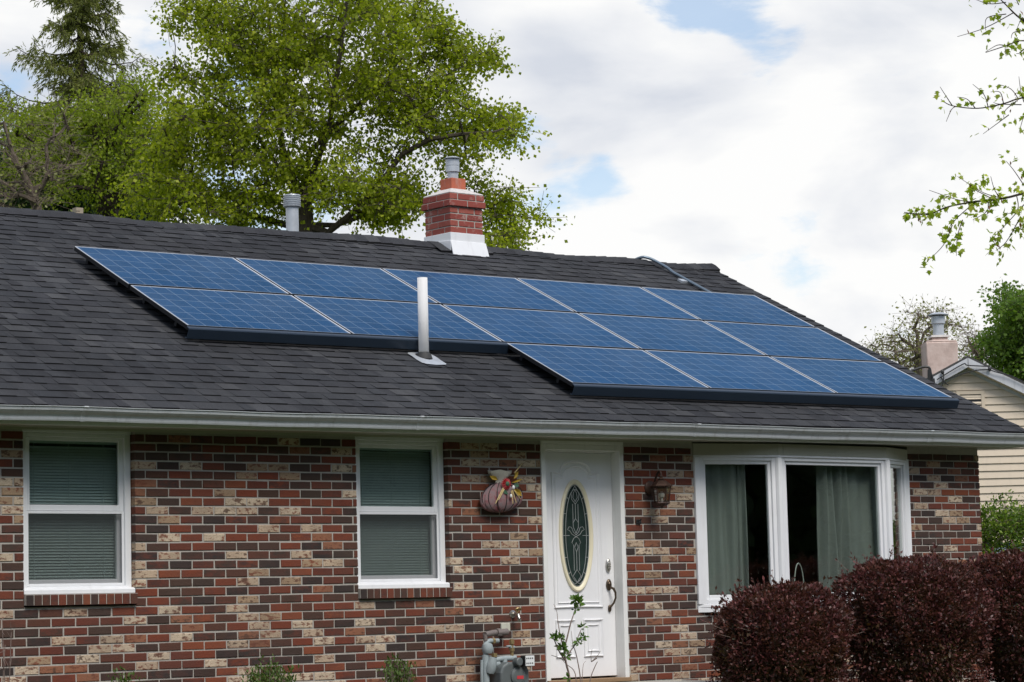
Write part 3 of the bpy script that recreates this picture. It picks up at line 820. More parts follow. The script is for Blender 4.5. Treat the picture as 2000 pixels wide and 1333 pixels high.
def ell(rx, rz, a0=0, a1=2*math.pi, n=48, cx=0, cz=0): return [(cx + rx*math.cos(a0+(a1-a0)*i/n), cz + rz*math.sin(a0+(a1-a0)*i/n)) for i in range(n+1)]
came(ell(.148, .434)); came(ell(.118, .395))
for s in (-1, 1):
    came([(s*.030, .27), (s*.030, .11)]); came([(s*.030, -.08), (s*.030, -.30)])
    came([(s*.150, .0), (s*.075, 0)]); came([(s*.142, .19), (s*.108, .185)]); came([(s*.142, -.19), (s*.108, -.185)])
    came([(s*.10, .335), (s*.075, .31)]); came([(s*.10, -.335), (s*.075, -.31)])
    came([(0, .005), (s*.03, .03), (s*.05, .07), (s*.078, .075), (s*.095, .05), (s*.07, .04), (s*.045, .01), (0, -.01)])      # side petals
    came([(0, -.01), (s*.03, -.025), (s*.05, -.06), (s*.03, -.085), (0, -.06)])
    came([(0, .02), (s*.028, .07), (s*.03, .11), (0, .145)])
    came([(0, -.06), (s*.02, -.10), (0, -.14)])
    came([(0, .29), (s*.025, .325), (s*.018, .365), (0, .39)]); came([(0, .27), (s*.04, .31), (s*.045, .36), (0, .425)])
    came([(0, -.29), (s*.045, -.345), (0, -.40)]); came([(0, -.40), (s*.03, -.415), (s*.06, -.39)])
came([(0, .27), (0, .145)]); came([(0, -.14), (0, -.29)])
build('lead_came', m, MAT['came'], door, smooth=True)
m = MB()
m.ellipsoid((15.168, YD - .012, 1.402), (.027, .016, .058), 20, 12)
for i in range(3):
    for j in range(2): m.ellipsoid((15.160 + .016*j, YD - .028, 1.375 + .022*i), (.006, .003, .008), 8, 6)
build('keypad_lock', m, MAT['nickel'], door, smooth=True)
m = MB()
m.ellipsoid((15.170, YD - .010, 1.235), (.030, .016, .050), 20, 12)
m.tube([(15.172, YD - .02, 1.215), (15.182, YD - .055, 1.200), (15.196, YD - .062, 1.165), (15.196, YD - .062, 1.12), (15.186, YD - .05, 1.08), (15.174, YD - .02, 1.045)], [.010, .012, .010, .009, .009, .010], 10)
m.ellipsoid((15.172, YD - .010, 1.032), (.017, .013, .032), 16, 10); m.lathe((15.170, YD - .022, 1.240), [(.017, -.006), (.017, .004), (.012, .008)], 16, axis=(0, -1, 0))
build('door_handle', m, MAT['oldbrass'], door, smooth=True)

# ---- bay window
P0, P1, P2, P3 = V(16.145, 0), V(17.0, -.22), V(18.45, -.22), V(18.98, 0)
bay = group_node('bay_window', house); bay.location = V(17.5, -.1, 1.0) - wloc(house)
BZ0, BZ1 = 1.045, 2.352
def prism_xy(mb, poly, z0, z1, dz=0.0, m=0):
    n = len(poly)
    vs = [(p[0], p[1], z0) for p in poly] + [(p[0], p[1], z1) for p in poly]
    mb.raw(vs, [tuple(reversed(range(n))), tuple(range(n, 2*n))] + [(i, (i+1) % n, n + (i+1) % n, n+i) for i in range(n)], m)
def sect_box(mb, A, B, t0, t1, d0, d1, z0, z1, m=0):
    """box along section A->B between lengths t0,t1 and depths d0,d1 (inwards positive)"""
    e_ = (B - A).normalized(); nn = V(-e_.y, e_.x)
    q = [A + e_*t0 + nn*d0, A + e_*t1 + nn*d0, A + e_*t1 + nn*d1, A + e_*t0 + nn*d1]
    prism_xy(mb, [(p.x, p.y) for p in q], z0, z1, 0, m)
fr, sa, pn = MB(), MB(), MB()
for A, B in ((P0, P1), (P1, P2), (P2, P3)):
    L_ = (B - A).length; a, b = .038, L_ - .038
    if A is P0: a = .055
    if B is P3: b = L_ - .055
    z0, z1 = BZ0 + .001, BZ1 - .001
    for t0, t1, u0, u1 in ((a, a+.040, z0, z1), (b-.040, b, z0, z1), (a+.040, b-.040, z1-.030, z1), (a+.040, b-.040, z0, z0+.040)):
        sect_box(fr, A, B, t0, t1, .004, .085, u0, u1)
    a += .0405; b -= .0405; z0 += .0405; z1 -= .0305
    for t0, t1, u0, u1 in ((a, a+.032, z0, z1), (b-.032, b, z0, z1), (a+.032, b-.032, z1-.030, z1), (a+.032, b-.032, z0, z0+.040)):
        sect_box(sa, A, B, t0, t1, .022, .065, u0, u1)
    sect_box(pn, A, B, a+.030, b-.030, .040, .046, z0+.038, z1-.028)
build('frame', fr, MAT['vinyl'], bay, bevel=.004, seg=2)
build('sash', sa, MAT['vinyl'], bay, bevel=.004, seg=2)
build('pane', pn, MAT['pane'], bay)
for P_ in (P1, P2):
    po = MB(); prism_xy(po, [(P_.x + .036*math.cos(t*math.pi/4), P_.y + .012 + .036*math.sin(t*math.pi/4)) for t in range(8)], BZ0 + .0015, BZ1 - .0015)
    build('mullion_post', po, MAT['vinyl'], bay, bevel=.003)
for a_, b_, c_ in ((16.142, 16.200, 0), (18.925, 18.983, .03)):
    po = MB(); po.box((a_, -.016, BZ0), (b_, .10, BZ1 + c_)); build('side_casing', po, MAT['vinyl'], bay, bevel=.003)
hd = MB()
def off_poly(o): return [(16.143, .10), (16.143, -.001), (P1.x - .3*o, P1.y - o), (P2.x + .3*o, P2.y - o), (18.982, -.001), (18.982, .10)]
prism_xy(hd, off_poly(.010), BZ1, BZ1 + .018)
build('head_rail', hd, MAT['vinyl'], bay, bevel=.004)
hd = MB(); prism_xy(hd, off_poly(-.004), BZ1 + .0185, 2.475); hd.box((17.06, -.2185, BZ1 + .019), (17.066, -.2155, 2.474))
build('header_panel', hd, MAT['soffit'], bay)
sb = MB(); prism_xy(sb, off_poly(.035), BZ0 - .030, BZ0); prism_xy(sb, off_poly(.006), BZ0 - .072, BZ0 - .0305)
build('sill', sb, MAT['vinyl'], bay, bevel=.004)

def curtain(path, z0, z1, amp, folds, label, seed, thick=.004):
    rr = random.Random(seed); n = int(folds*10)
    mb = MB(); pts = []
    L_ = [0]
    for i in range(1, len(path)): L_.append(L_[-1] + (path[i] - path[i-1]).length)
    def at(s):
        s *= L_[-1]
        for i in range(1, len(path)):
            if s <= L_[i] + 1e-9:
                k = (s - L_[i-1])/(L_[i] - L_[i-1]); e_ = (path[i]-path[i-1]).normalized()
                return path[i-1].lerp(path[i], k), V(-e_.y, e_.x)
    ph = [rr.uniform(-.6, .6) for _ in range(int(folds)+2)]
    nz = 14
    for j in range(nz+1):
        zf = j/nz
        for i in range(n+1):
            s = i/n; p, nn = at(s)
            fi = s*folds; k = int(fi); w = ph[k]*(1-(fi-k)) + ph[k+1]*(fi-k)
            d = amp*math.sin(2*math.pi*fi + w)*(.8 + .35*(1-zf)) + .5*amp*math.sin(2*math.pi*fi*.43 + 2*zf + w) + .006*math.sin(zf*5 + s*9)
            q = p + nn*d
            mb.v.append((q.x + (1-zf)*.012*math.sin(s*7 + seed), q.y, z0 + (z1-z0)*zf))
    for j in range(nz):
        for i in range(n):
            a = j*(n+1)+i; mb.f.append((a, a+1, a+n+2, a+n+1)); mb.m.append(0)
    o = build('curtain', mb, MAT['curtain'], smooth=True, loc=(path[0].x, path[0].y, z0))
    so_ = o.modifiers.new('cloth thickness', 'SOLIDIFY'); so_.thickness = thick
    return tag(o, label, 'curtain', 'curtains drawn to the sides of the bay window')
def q2(x, y): return V(x, y)
curtain([q2(16.26, .10), q2(16.66, -.02)], 1.06, 2.36, .022, 3.2, 'pale curtain hanging flat in the left pane of the bay window', 3)
curtain([q2(16.64, .03), q2(16.77, -.02)], 1.06, 2.36, .02, 2.0, 'gathered curtain edge in the left pane of the bay window beside its dark gap', 4)
curtain([q2(17.66, -.07), q2(18.02, -.07)], 1.06, 2.36, .034, 3.6, 'heavily folded pale curtain in the middle of the large bay pane', 5)
curtain([q2(17.99, -.04), q2(18.40, -.05), q2(18.84, .14)], 1.06, 2.36, .018, 4.0, 'smoother pale curtain in the right corner of the bay window', 6)
# plant in a wire basket on the bay sill
pl = thing('basket_plant', (17.37, -.06, BZ0), 'small leafy green plant in a pale hooped basket on the bay window sill', 'houseplant')
m = MB(); m.lathe((17.37, -.06, BZ0), [(.05, 0), (.075, .04), (.085, .09), (.08, .09), (.06, .03)], 18); build('basket', m, MAT['wicker'], pl, smooth=True)
m = MB(); m.tube([(17.37 + .085*math.cos(t), -.06 + .02*math.cos(t), BZ0 + .085 + .27*math.sin(t)) for t in [math.pi*i/16 for i in range(17)]], .005, 6); build('hoop_handle', m, MAT['wicker'], pl, smooth=True)

# ---- vegetation generators
def leaf_arrays(pos, size, rng, shape='rhomb', axis=None, droop=.3, upness=.6, aspect=.55, jitter=.35):
    n = len(pos); pos = np.asarray(pos, dtype=float)
    s = size*(1 + rng.uniform(-jitter, jitter, n))[:, None]
    d = rng.normal(size=(n, 3))
    if axis is not None: d = d*.55 + np.asarray(axis)
    d[:, 2] -= droop; d /= np.linalg.norm(d, axis=1)[:, None] + 1e-9
    up = rng.normal(size=(n, 3))*(1-upness) + np.array([0, 0, upness])
    sd = np.cross(d, up); sd /= np.linalg.norm(sd, axis=1)[:, None] + 1e-9
    nn = np.cross(sd, d)
    if shape == 'rhomb':
        fold = rng.uniform(.05, .3, n)[:, None]
        v = np.stack([pos, pos + d*s*.5 + sd*s*aspect*.5 + nn*s*fold*.5, pos + d*s, pos + d*s*.5 - sd*s*aspect*.5 + nn*s*fold*.5], 1).reshape(-1, 3)
        i = np.arange(n)[:, None]*4
        f = np.concatenate([i + [0, 1, 2], i + [0, 2, 3]], 1).reshape(-1, 3)
    else:   # palmate, five pointed lobes
        out_ = [(0, 0), (.10, .42), (.30, .26), (.38, .60), (.55, .28), (1.0, 0), (.55, -.28), (.38, -.60), (.30, -.26), (.10, -.42)]
        cv = [(.30, 0)]
        cup = rng.uniform(-.25, .1, n)[:, None]
        vs = []
        for a, b in cv + out_: vs.append(pos + d*s*a + sd*s*b + nn*s*cup*(a*a + b*b))
        v = np.stack(vs, 1).reshape(-1, 3)
        k = len(out_); i = np.arange(n)[:, None]*(k+1)
        f = np.stack([np.concatenate([i, i + 1 + q, i + 1 + (q+1) % k], 1) for q in range(k)], 1).reshape(-1, 3)
    return v, f
def skeleton(trunk, clusters, rng, sag=.12, bias=.35, limbs=()):
    """trunk: list of points; returns nodes (N,3), parent index list, node index of every cluster"""
    nodes = [np.array(p, float) for p in trunk]; par = [-1] + list(range(len(trunk)-1)); plen = [0.0]
    for i in range(1, len(nodes)): plen.append(plen[-1] + np.linalg.norm(nodes[i]-nodes[i-1]))
    for k0, pts in limbs:                       # main limbs: start node on the trunk, then points
        p = k0
        for q in pts:
            q = np.array(q, float); nodes.append(q); par.append(p); plen.append(plen[p]*.6 + np.linalg.norm(q - nodes[p])); p = len(nodes)-1
    arr = np.array(nodes)
    tr = arr.copy()
    dmin = np.array([np.min(np.linalg.norm(tr - c, axis=1)) for c in clusters])
    ends = [0]*len(clusters)
    for ci in np.argsort(dmin):
        c = clusters[ci]
        A = np.array(nodes); pl_ = np.array(plen)
        dv = c - A; L = np.linalg.norm(dv, axis=1)
        cost = L + bias*pl_*.5 + np.where(dv[:, 2] < 0, -dv[:, 2]*.5, 0)
        cost[0] += 5
        k = int(np.argmin(cost)); L = L[k]
        nseg = max(2, int(L/.45)); p = k
        off = rng.normal(size=3)*L*.07 + np.array([0, 0, sag*L*.5])
        for q in range(1, nseg+1):
            t = q/nseg
            pt = nodes[k]*(1-t) + c*t + off*math.sin(math.pi*t)
            nodes.append(pt); par.append(p); plen.append(plen[p] + L/nseg); p = len(nodes)-1
        ends[ci] = p
    return np.array(nodes), par, ends
def wood_mesh(mb, nodes, par, r_tip, r_base, sides=6, expo=.5):
    cnt = np.zeros(len(nodes)); ch = [0]*len(nodes)
    for i in range(len(nodes)-1, 0, -1):
        if ch[i] == 0: cnt[i] += 1
        cnt[par[i]] += cnt[i]; ch[par[i]] += 1
    tot = max(cnt[0], 2)
    rad = r_tip + (r_base - r_tip)*(np.maximum(cnt-1, 0)/tot)**expo
    for i in range(1, len(nodes)):
        k = par[i]
        ra = min(rad[k], rad[i]*1.5)
        sd = sides if rad[i] > .03 else (5 if rad[i] > .012 else 4)
        d = nodes[i] - nodes[k]; ext = d/(np.linalg.norm(d)+1e-9)*rad[i]*.3
        mb.tube([nodes[k], nodes[i] + ext], [ra, rad[i]], sd, cap=False)
def twigs_leaves(centres, rng, ntw, tlen, nleaf, spread=.15, flat=.6):
    """short twigs round every cluster centre and leaf positions along them"""
    tw, lp, la = [], [], []
    for c in centres:
        for _ in range(ntw):
            d = rng.normal(size=3); d[2] *= flat; d /= np.linalg.norm(d)+1e-9
            L = tlen*rng.uniform(.5, 1.2); a = c + rng.normal(size=3)*spread*.3; b = a + d*L
            tw.append((a, b))
            t = rng.uniform(.15, 1.05, nleaf)[:, None]
            lp.append(a + (b-a)*t + rng.normal(size=(nleaf, 3))*spread); la.append(np.repeat(d[None], nleaf, 0)*.4)
    return tw, np.concatenate(lp), np.concatenate(la)
def tree(name, base, trunk, clusters, rng, label, leafmat, barkmat, ntw=6, tlen=.4, nleaf=12, lsize=.1, spread=.15, r_base=.3, r_tip=.008, shape='rhomb', twig_r=.004, group=None, aspect=.7, extra=None, droop=.3, cat='tree', flat=.6, upness=.5, expo=.5, limbs=()):
    t = thing(name, base, label, cat, group)
    nodes, par, ends = skeleton(trunk, clusters, rng, limbs=limbs)
    mb = MB(); wood_mesh(mb, nodes, par, r_tip, r_base, expo=expo)
    tw, lp, la = twigs_leaves(clusters, rng, ntw, tlen, nleaf, spread, flat)
    if twig_r:
        for a, b in tw: mb.tube([a, b], [twig_r, twig_r*.5], 3, cap=False)
    build('trunk', mb, barkmat, t, smooth=True)
    if nleaf:
        v, f = leaf_arrays(lp, lsize, rng, shape, la, droop=droop, aspect=aspect, upness=upness)
        np_build('crown', v, f, leafmat, t)
    return t, lp
def D(px_, py_, d):
    """world point d metres out from where the photographer stood, towards picture position (used to place far things)"""
    q = r0*((px_-1000)/5101.28) - r1*((py_-666.5)/5101.28) + r2
    return np.array(CAM + q*d)

# the plant's leaves
rng = np.random.default_rng(21)
tw, lp, la = twigs_leaves(np.array([[17.37, -.06, BZ0 + .10]]), rng, 26, .11, 7, .008, .5)
v, f = leaf_arrays(lp, .035, rng, axis=la); np_build('foliage', v, f, MAT['azalea'], pl)

# ------------------------------------------------------------------ roof pipes and chimney
vp = group_node('vent_pipe', house); c = RP(13.844, (.92 - RP(0, 0).y)/EY.y, 0); vp.location = c - wloc(house)
m = MB(); m.lathe(c, [(.0445, -.05), (.0445, .70), (.038, .70), (.038, .60)], 28); build('pipe', m, MAT['pvc'], vp, smooth=False)
for o in vp.children:
    for p_ in o.data.polygons: p_.use_smooth = abs(p_.normal.z) < .5
m = MB(); m.lathe(c + V(0, 0, -.01), [(.075, .0), (.066, .035), (.0485, .058), (.0455, .062), (.0455, .03)], 24); build('rubber_collar', m, MAT['rubber'], vp, smooth=True)
m = MB()
vb_ = (.92 - RP(0, 0).y)/EY.y
ring_o, ring_i = [], []
for i in range(28):
    t = 2*math.pi*i/28; ct, st = math.cos(t), math.sin(t)
    k = 1/max(abs(ct), abs(st)); k = min(k, 1.25)
    ring_o.append(RP(13.844 + .135*ct*k, vb_ - .04 + .145*st*k, .0125 + .002*math.sin(5*t))); ring_i.append(c + V(.072*ct, .08*st, -.005 + .43*.08*st + .02))
m.raw(ring_o + ring_i, [(i, (i+1) % 28, 28 + (i+1) % 28, 28 + i) for i in range(28)]); build('flashing', m, MAT['lead'], vp, smooth=True)

fv = group_node('flue_vent', house); c = V(14.865, 4.30, 4.62); fv.location = c - wloc(house)
m = MB(); m.lathe(c, [(.063, 0), (.063, .455), (.066, .456), (.066, .470)], 24); build('pipe', m, MAT['galv'], fv, smooth=True)
m = MB(); zc = .452
prof_ = [(.070, zc)]
for i in range(5):
    z_ = zc + .012 + i*.021
    prof_ += [(.086, z_), (.088, z_ + .010), (.078, z_ + .0125), (.078, z_ + .0185)]
prof_ += [(.088, zc + .120), (.085, zc + .128), (.01, zc + .140)]
m.lathe(c, prof_, 28); build('louvred_cap', m, MAT['galv'], fv, smooth=False)

ch = group_node('chimney', house)
CX0, CX1, CY0, CY1 = 16.56, 16.985, 3.90, 4.325
ch.location = V((CX0+CX1)/2, (CY0+CY1)/2, 4.7) - wloc(house)
def ring_bricks(mb, grow, z, h, offset):
    x0, x1, y0, y1 = CX0-grow, CX1+grow, CY0-grow, CY1+grow
    g_ = .011
    # each course: bricks along the four sides, corners alternating
    for (ax, a0, a1, pos, dirn) in (('x', x0, x1, y0, 1), ('x', x0, x1, y1, -1), ('y', y0, y1, x0, 1), ('y', y0, y1, x1, -1)):
        a = a0 + (.102 if (ax == 'y') ^ bool(offset) else 0); e_ = a1 - (.102 if (ax == 'y') ^ bool(offset) else 0)
        n_ = 2 if e_ - a > .3 else 1
        ws = (e_ - a)/n_
        for k in range(n_):
            p0, p1 = a + k*ws + (g_/2 if k else 0), a + (k+1)*ws - (g_/2 if k < n_-1 else 0)
            if (ax == 'y') ^ bool(offset): p0 += g_ if k == 0 else 0; p1 -= g_ if k == n_-1 else 0
            j = rnd.uniform(-.0015, .0015)
            dd = .10*dirn
            if ax == 'x': mb.box((p0, min(pos, pos+dd)+j, z), (p1, max(pos, pos+dd)+j, z+h-g_))
            else: mb.box((min(pos, pos+dd)+j, p0, z), (max(pos, pos+dd)+j, p1, z+h-g_))
m = MB(); zb_ = 4.905
for i in range(-1, 4): ring_bricks(m, 0, zb_ + i*.0685, .0685, i % 2)
zc1 = zb_ + 4*.0685
ring_bricks(m, .026, zc1, .072, 0); ring_bricks(m, .014, zc1 + .072, .070, 1)
build('brickwork', m, MAT['cbrick'], ch, bevel=.004)
m = MB(); m.box((CX0+.006, CY0+.006, 4.5), (CX1-.006, CY1-.006, zc1)); m.box((CX0-.018, CY0-.018, zc1+.001), (CX1+.018, CY1+.018, zc1+.066)); m.box((CX0-.007, CY0-.007, zc1+.0665), (CX1+.007, CY1+.007, zc1+.134))
build('mortar_core', m, MAT['mortar'], ch)
zt_ = zc1 + .134
m = MB()
def sq(g_, z): return [(CX0-g_, CY0-g_, z), (CX1+g_, CY0-g_, z), (CX1+g_, CY1+g_, z), (CX0-g_, CY1+g_, z)]
def sqc(h_, z):
    cx, cy = (CX0+CX1)/2, (CY0+CY1)/2
    return [(cx-h_, cy-h_, z), (cx+h_, cy-h_, z), (cx+h_, cy+h_, z), (cx-h_, cy+h_, z)]
L1, L2, L3, L4 = sq(.012, zt_), sq(.010, zt_ + .012), sqc(.15, zt_ + .045), sqc(.11, zt_ + .07)
lv = [L1, L2, L3, L4]
m.raw(sum(lv, []), [(k*4+i, k*4+(i+1) % 4, k*4+4+(i+1) % 4, k*4+4+i) for k in range(3) for i in range(4)] + [(12, 13, 14, 15), (3, 2, 1, 0)])
build('crown', m, MAT['crown'], ch, bevel=.008)
m = MB(); h_ = .095
ro, ri = sqc(h_, zt_ + .02), sqc(h_, zt_ + .185); ri2, ro2 = sqc(h_ - .018, zt_ + .185), sqc(h_ - .018, zt_ + .08)
m.raw(ro + ri + ri2 + ro2, [(k*4+i, k*4+(i+1) % 4, k*4+4+(i+1) % 4, k*4+4+i) for k in range(3) for i in range(4)] + [(12, 13, 14, 15)])
build('flue_tile', m, MAT['clay'], ch, bevel=.004)
m = MB(); cc = V((CX0+CX1)/2, (CY0+CY1)/2, zt_ + .10)
m.lathe(cc, [(.056, 0), (.056, .185), (.060, .186)], 24); m.lathe(cc, [(.066, .160), (.071, .162), (.071, .215), (.0685, .218), (.0685, .224), (.071, .227), (.071, .292), (.066, .296)], 24); m.lathe(cc, [(.092, .300), (.094, .306), (.05, .322), (.01, .326)], 24)
build('flue_cap', m, MAT['galv'], ch, smooth=False)
m = MB()
g_ = .012
m.box((CX0-g_, CY0-g_, 4.60), (CX1+g_, CY1+g_, zb_ - .001))
build('flashing', m, MAT['whitemetal'], ch, bevel=.003)
m = MB(); g_ = .020
zf = 4.815
# stepped apron: lower counterflashing following the roof on the front and left side
zr_ = RP(CX0, (CY0-g_-.045 - RP(0, 0).y)/EY.y, .004).z
fr_ = [(CX0-g_, CY0-g_, zf), (CX1+g_, CY0-g_, zf), (CX1+g_+.008, CY0-g_-.045, zr_), (CX0-g_-.002, CY0-g_-.045, zr_)]
m.prism([Vector(p) for p in fr_], (0, 0, 0), (0, .012, 0))
m.prism([V(CX0-g_, CY0-g_, zf), V(CX0-g_, yr, zf + .012), V(CX0-g_, CY1+g_, zf), V(CX0-g_, CY1+g_, 4.62), V(CX0-g_, CY0-g_, 4.62)], (-.002, 0, 0), (.010, 0, 0))
build('apron_flashing', m, MAT['whitemetal'], ch, bevel=.002)

# ------------------------------------------------------------------ solar array
PW, PH, CWX, CWY = 1.640, .974, 1.66659, 1.00693
TOPO = .13
def pan_corner(i, j): return RO + EX*(i*CWX) - EY*(j*CWY)
def make_panel():
    c = pan_corner(0, 0)
    p = thing('solar_panel', c, '', 'solar panel', 'solar panels on the roof')
    def Q(u, w, o): return c + EX*(u + .008) - EY*(w + .007) + EN*o
    m = MB(); fw, fh = .009, .038
    def bar(u0, u1, w0, w1, o0, o1, mm):
        m.raw([Q(u0, w0, o0), Q(u1, w0, o0), Q(u1, w1, o0), Q(u0, w1, o0), Q(u0, w0, o1), Q(u1, w0, o1), Q(u1, w1, o1), Q(u0, w1, o1)],
              [(0,1,2,3),(7,6,5,4),(4,5,1,0),(5,6,2,1),(6,7,3,2),(7,4,0,3)], mm)
    bar(0, PW, 0, fw, -.004, 0, 0); bar(0, PW, PH-fw, PH, -.004, 0, 1); bar(0, fw, fw, PH-fw, -.004, 0, 0); bar(PW-fw-.008, PW, fw, PH-fw, -.004, 0, 0)
    bar(0, PW, 0, .004, -fh, -.0041, 1); bar(0, PW, PH-.004, PH, -fh, -.0041, 1); bar(0, .004, .004, PH-.004, -fh, -.0041, 1); bar(PW-.004, PW, .004, PH-.004, -fh, -.0041, 0)  # three sides and the lower lip coloured black to stand in for shade
    build('frame', m, [MAT['alu'], MAT['blackalu_shade']], p)
    m = MB(); a, b, d_, e_ = fw, PW-fw-.008, fw, PH-fw
    m.raw([Q(a, d_, -.0015), Q(b, d_, -.0015), Q(b, e_, -.0015), Q(a, e_, -.0015)], [(3, 2, 1, 0)])
    o = build('cell_sheet', m, MAT['cell'], p)
    uvl = o.data.uv_layers.new(name='UVMap')
    uvs = {0: (0, 1), 1: (1, 1), 2: (1, 0), 3: (0, 0)}
    for l in o.data.loops:
        u, v_ = uvs[l.vertex_index]
        uvl.data[l.index].uv = (.008 + u*.984 if False else -.006 + u*1.012, -.008 + v_*1.016)
    return p
pn0 = make_panel()
colw = ['leftmost', 'second from left', 'middle', 'fourth from left', 'rightmost']
rowsn = ['top', 'middle']
first = True
for j in range(3):
    for i in range(5):
        if j == 2 and i < 2: continue
        if j < 2: lab = f'blue solar panel, {colw[i]} in the {rowsn[j]} row of five on the roof'
        else: lab = f'blue solar panel, {["left", "centre", "right"][i-2]} one in the short bottom row of three'
        if first: pn0['label'] = lab; first = False
        else: dup(pn0, pan_corner(i, j), lab)
def skirt(i0, i1, j, label):
    c0 = pan_corner(i0, j) + EX*(-.02); L_ = (i1-i0)*CWX + .045
    sec = [(.004, .001), (-.030, -.003), (-.036, -.012), (-.036, -.092), (-.030, -.096), (-.004, -.096), (-.004, -.090), (-.030, -.088), (-.030, -.012), (.004, -.006)]
    m = MB(); m.prism([c0 + EY*a + EN*b for a, b in sec], (0, 0, 0), EX*L_)
    o = build('array_skirt', m, MAT['skirt'], loc=c0, bevel=.0015)
    return tag(o, label, 'panel skirt', 'dark skirts along the panels\' lower edges')
skirt(0, 2, 2, 'long dark metal skirt under the two left panels, behind the white pipe')
skirt(2, 5, 3, 'long dark metal skirt along the bottom row of three panels, above the gutter')
# rails and feet under the panels
for j in range(3):
    for w in (.22, .76):
        a = (0 if j < 2 else 2)
        c0 = pan_corner(a, 0) - EY*(j*CWY + w) + EX*.03
        m = MB(); sec = [(-.018, -.040), (.018, -.040), (.018, -.085), (-.018, -.085)]
        m.prism([c0 + EY*s + EN*o for s, o in sec], (0, 0, 0), EX*((5-a)*CWX - .06))
        for k in range(4*(5-a)//2):
            q = c0 + EX*(.35 + k*.83); m.prism([q + EY*.03 - EN*.085, q + EY*.03 - EN*.122, q - EY*.04 - EN*.122, q - EY*.04 - EN*.085], (0, 0, 0), EX*.04)
        o = build('mounting_rail', m, MAT['blackalu_shade'], loc=c0)
        tag(o, f'black mounting rail hidden under the {["top", "middle", "bottom"][j]} row of solar panels, {"upper" if w < .5 else "lower"} of two', 'rail', 'rails under the solar panels')
# conduit
cdp = [mir(RP(19.37, V_RIDGE - .35, .03)), mir(RP(19.35, V_RIDGE - .10, .06)), RP(19.36, V_RIDGE, .055), RP(19.42, V_RIDGE - .06, .07), RP(19.47, V_RIDGE - .16, .06), RP(19.50, V_RIDGE - .30, .045)]
cdp += [RP(19.50 - .005*k, V_RIDGE - .30 - .1*k, .032) for k in range(1, 9)]
def smooth_path(pts, n=6):
    out_ = []
    for i in range(len(pts)-1):
        a, b, c_, d_ = pts[max(i-1, 0)], pts[i], pts[i+1], pts[min(i+2, len(pts)-1)]
        for k in range(n):
            t = k/n
            out_.append(.5*((2*b) + (c_-a)*t + (2*a-5*b+4*c_-d_)*t*t + (3*b-a-3*c_+d_)*t**3))
    return out_ + [pts[-1]]
cn = thing('cable_conduit', RP(19.42, V_RIDGE, 0), 'grey metal conduit looping over the ridge down to the top right panel', 'conduit')
m = MB(); m.tube(smooth_path(cdp), .0165, 12); build('tube', m, MAT['conduit'], cn, smooth=True)
m = MB(); q = RP(19.44, V_RIDGE - .66, 0); m.prism([RP(19.38, V_RIDGE - .62, .004), RP(19.46, V_RIDGE - .62, .004), RP(19.46, V_RIDGE - .70, .004), RP(19.38, V_RIDGE - .70, .004)], (0, 0, 0), EN*.025); build('mounting_foot', m, MAT['galv'], cn)

# ------------------------------------------------------------------ things on the wall
# gas meter
gmx, gmy = 13.85, -.14
def lower(mb, dz=.10):
    mb.v = [(x, y, z - dz) for x, y, z in mb.v]
    return mb
mt = thing('gas_meter', (gmx, gmy, .40), 'grey gas meter with pipes on the brick wall left of the door', 'gas meter')
def ay(x, y_):                # x on the wall plane as seen -> x at depth y_ (towards the viewer)
    return x + (x/16.7778)*y_
X = lambda x: ay(x, gmy)
m = MB()
m.prism([V(X(13.78), 0, .42), V(X(13.78), 0, .53), V(X(13.80), 0, .585), V(X(13.86), 0, .615), V(X(14.0), 0, .615), V(X(14.06), 0, .59), V(X(14.085), 0, .54), V(X(14.085), 0, .42)], (0, gmy - .10, 0), (0, gmy + .08, 0))
build('meter_body', m, MAT['meter'], mt, bevel=.02, seg=3)
m = MB(); m.lathe((X(13.955), gmy - .10, .50), [(.075, 0), (.075, .012), (.055, .02), (.02, .022)], 28, axis=(0, -1, 0)); m.lathe((X(13.94), gmy - .10, .615), [(.035, 0), (.035, .05), (.028, .055)], 20, axis=(0, -1, 0)); build('diaphragm_cover', m, MAT['meter'], mt, smooth=False)
m = MB(); m.box((X(13.985), gmy - .165, .575), (X(14.085), gmy - .10, .665)); build('index_housing', m, MAT['black'], mt, bevel=.006)
m = MB(); m.box((X(13.987), gmy - .172, .578), (X(14.083), gmy - .1655, .662)); build('index_face', m, MAT['meterface'], mt, bevel=.003)
m = MB()
for r_ in range(2):
    for k in range(4): m.lathe((X(13.999) + .020*k, gmy - .1722, .641 - .040*r_), [(.0065, 0), (.0065, .001)], 10, axis=(0, -1, 0))
build('index_dials', m, MAT['black'], mt)
m = MB(); m.box((X(13.93), gmy - .1235, .475), (X(14.0), gmy - .1225, .502)); build('red_label', m, MAT['redlabel'], mt)
m = MB()
YP = gmy + .0
m.tube(smooth_path([V(X(13.70), YP, .40), V(X(13.70), YP, .80), V(X(13.705), YP, .865), V(X(13.74), YP, .89), V(X(13.80), YP, .89), V(X(13.84), YP, .89)]), .020, 12)
m.tube([(X(13.70), YP, .44), (X(13.70), YP, .78)], .030, 12); m.lathe((X(13.715), YP - .01, .79), [(.036, 0), (.046, .02), (.048, .045), (.040, .075), (.02, .085)], 20)
m.lathe((X(13.725), YP - .03, .66), [(.036, -.03), (.044, .0), (.042, .05), (.030, .10)], 18, axis=(.15, -.2, .95))
m.tube([(X(13.72), YP, .735), (X(13.80), YP, .735), (X(13.90), YP, .745), (X(14.02), YP, .745)], .022, 12); m.tube([(X(13.74), YP, .70), (X(13.84), YP, .70)], .026, 12)
m.tube([(X(13.90), YP, .745), (X(13.90), YP, .63)], .026, 12); m.tube([(X(14.02), YP, .745), (X(14.02), YP, .62)], .026, 12)
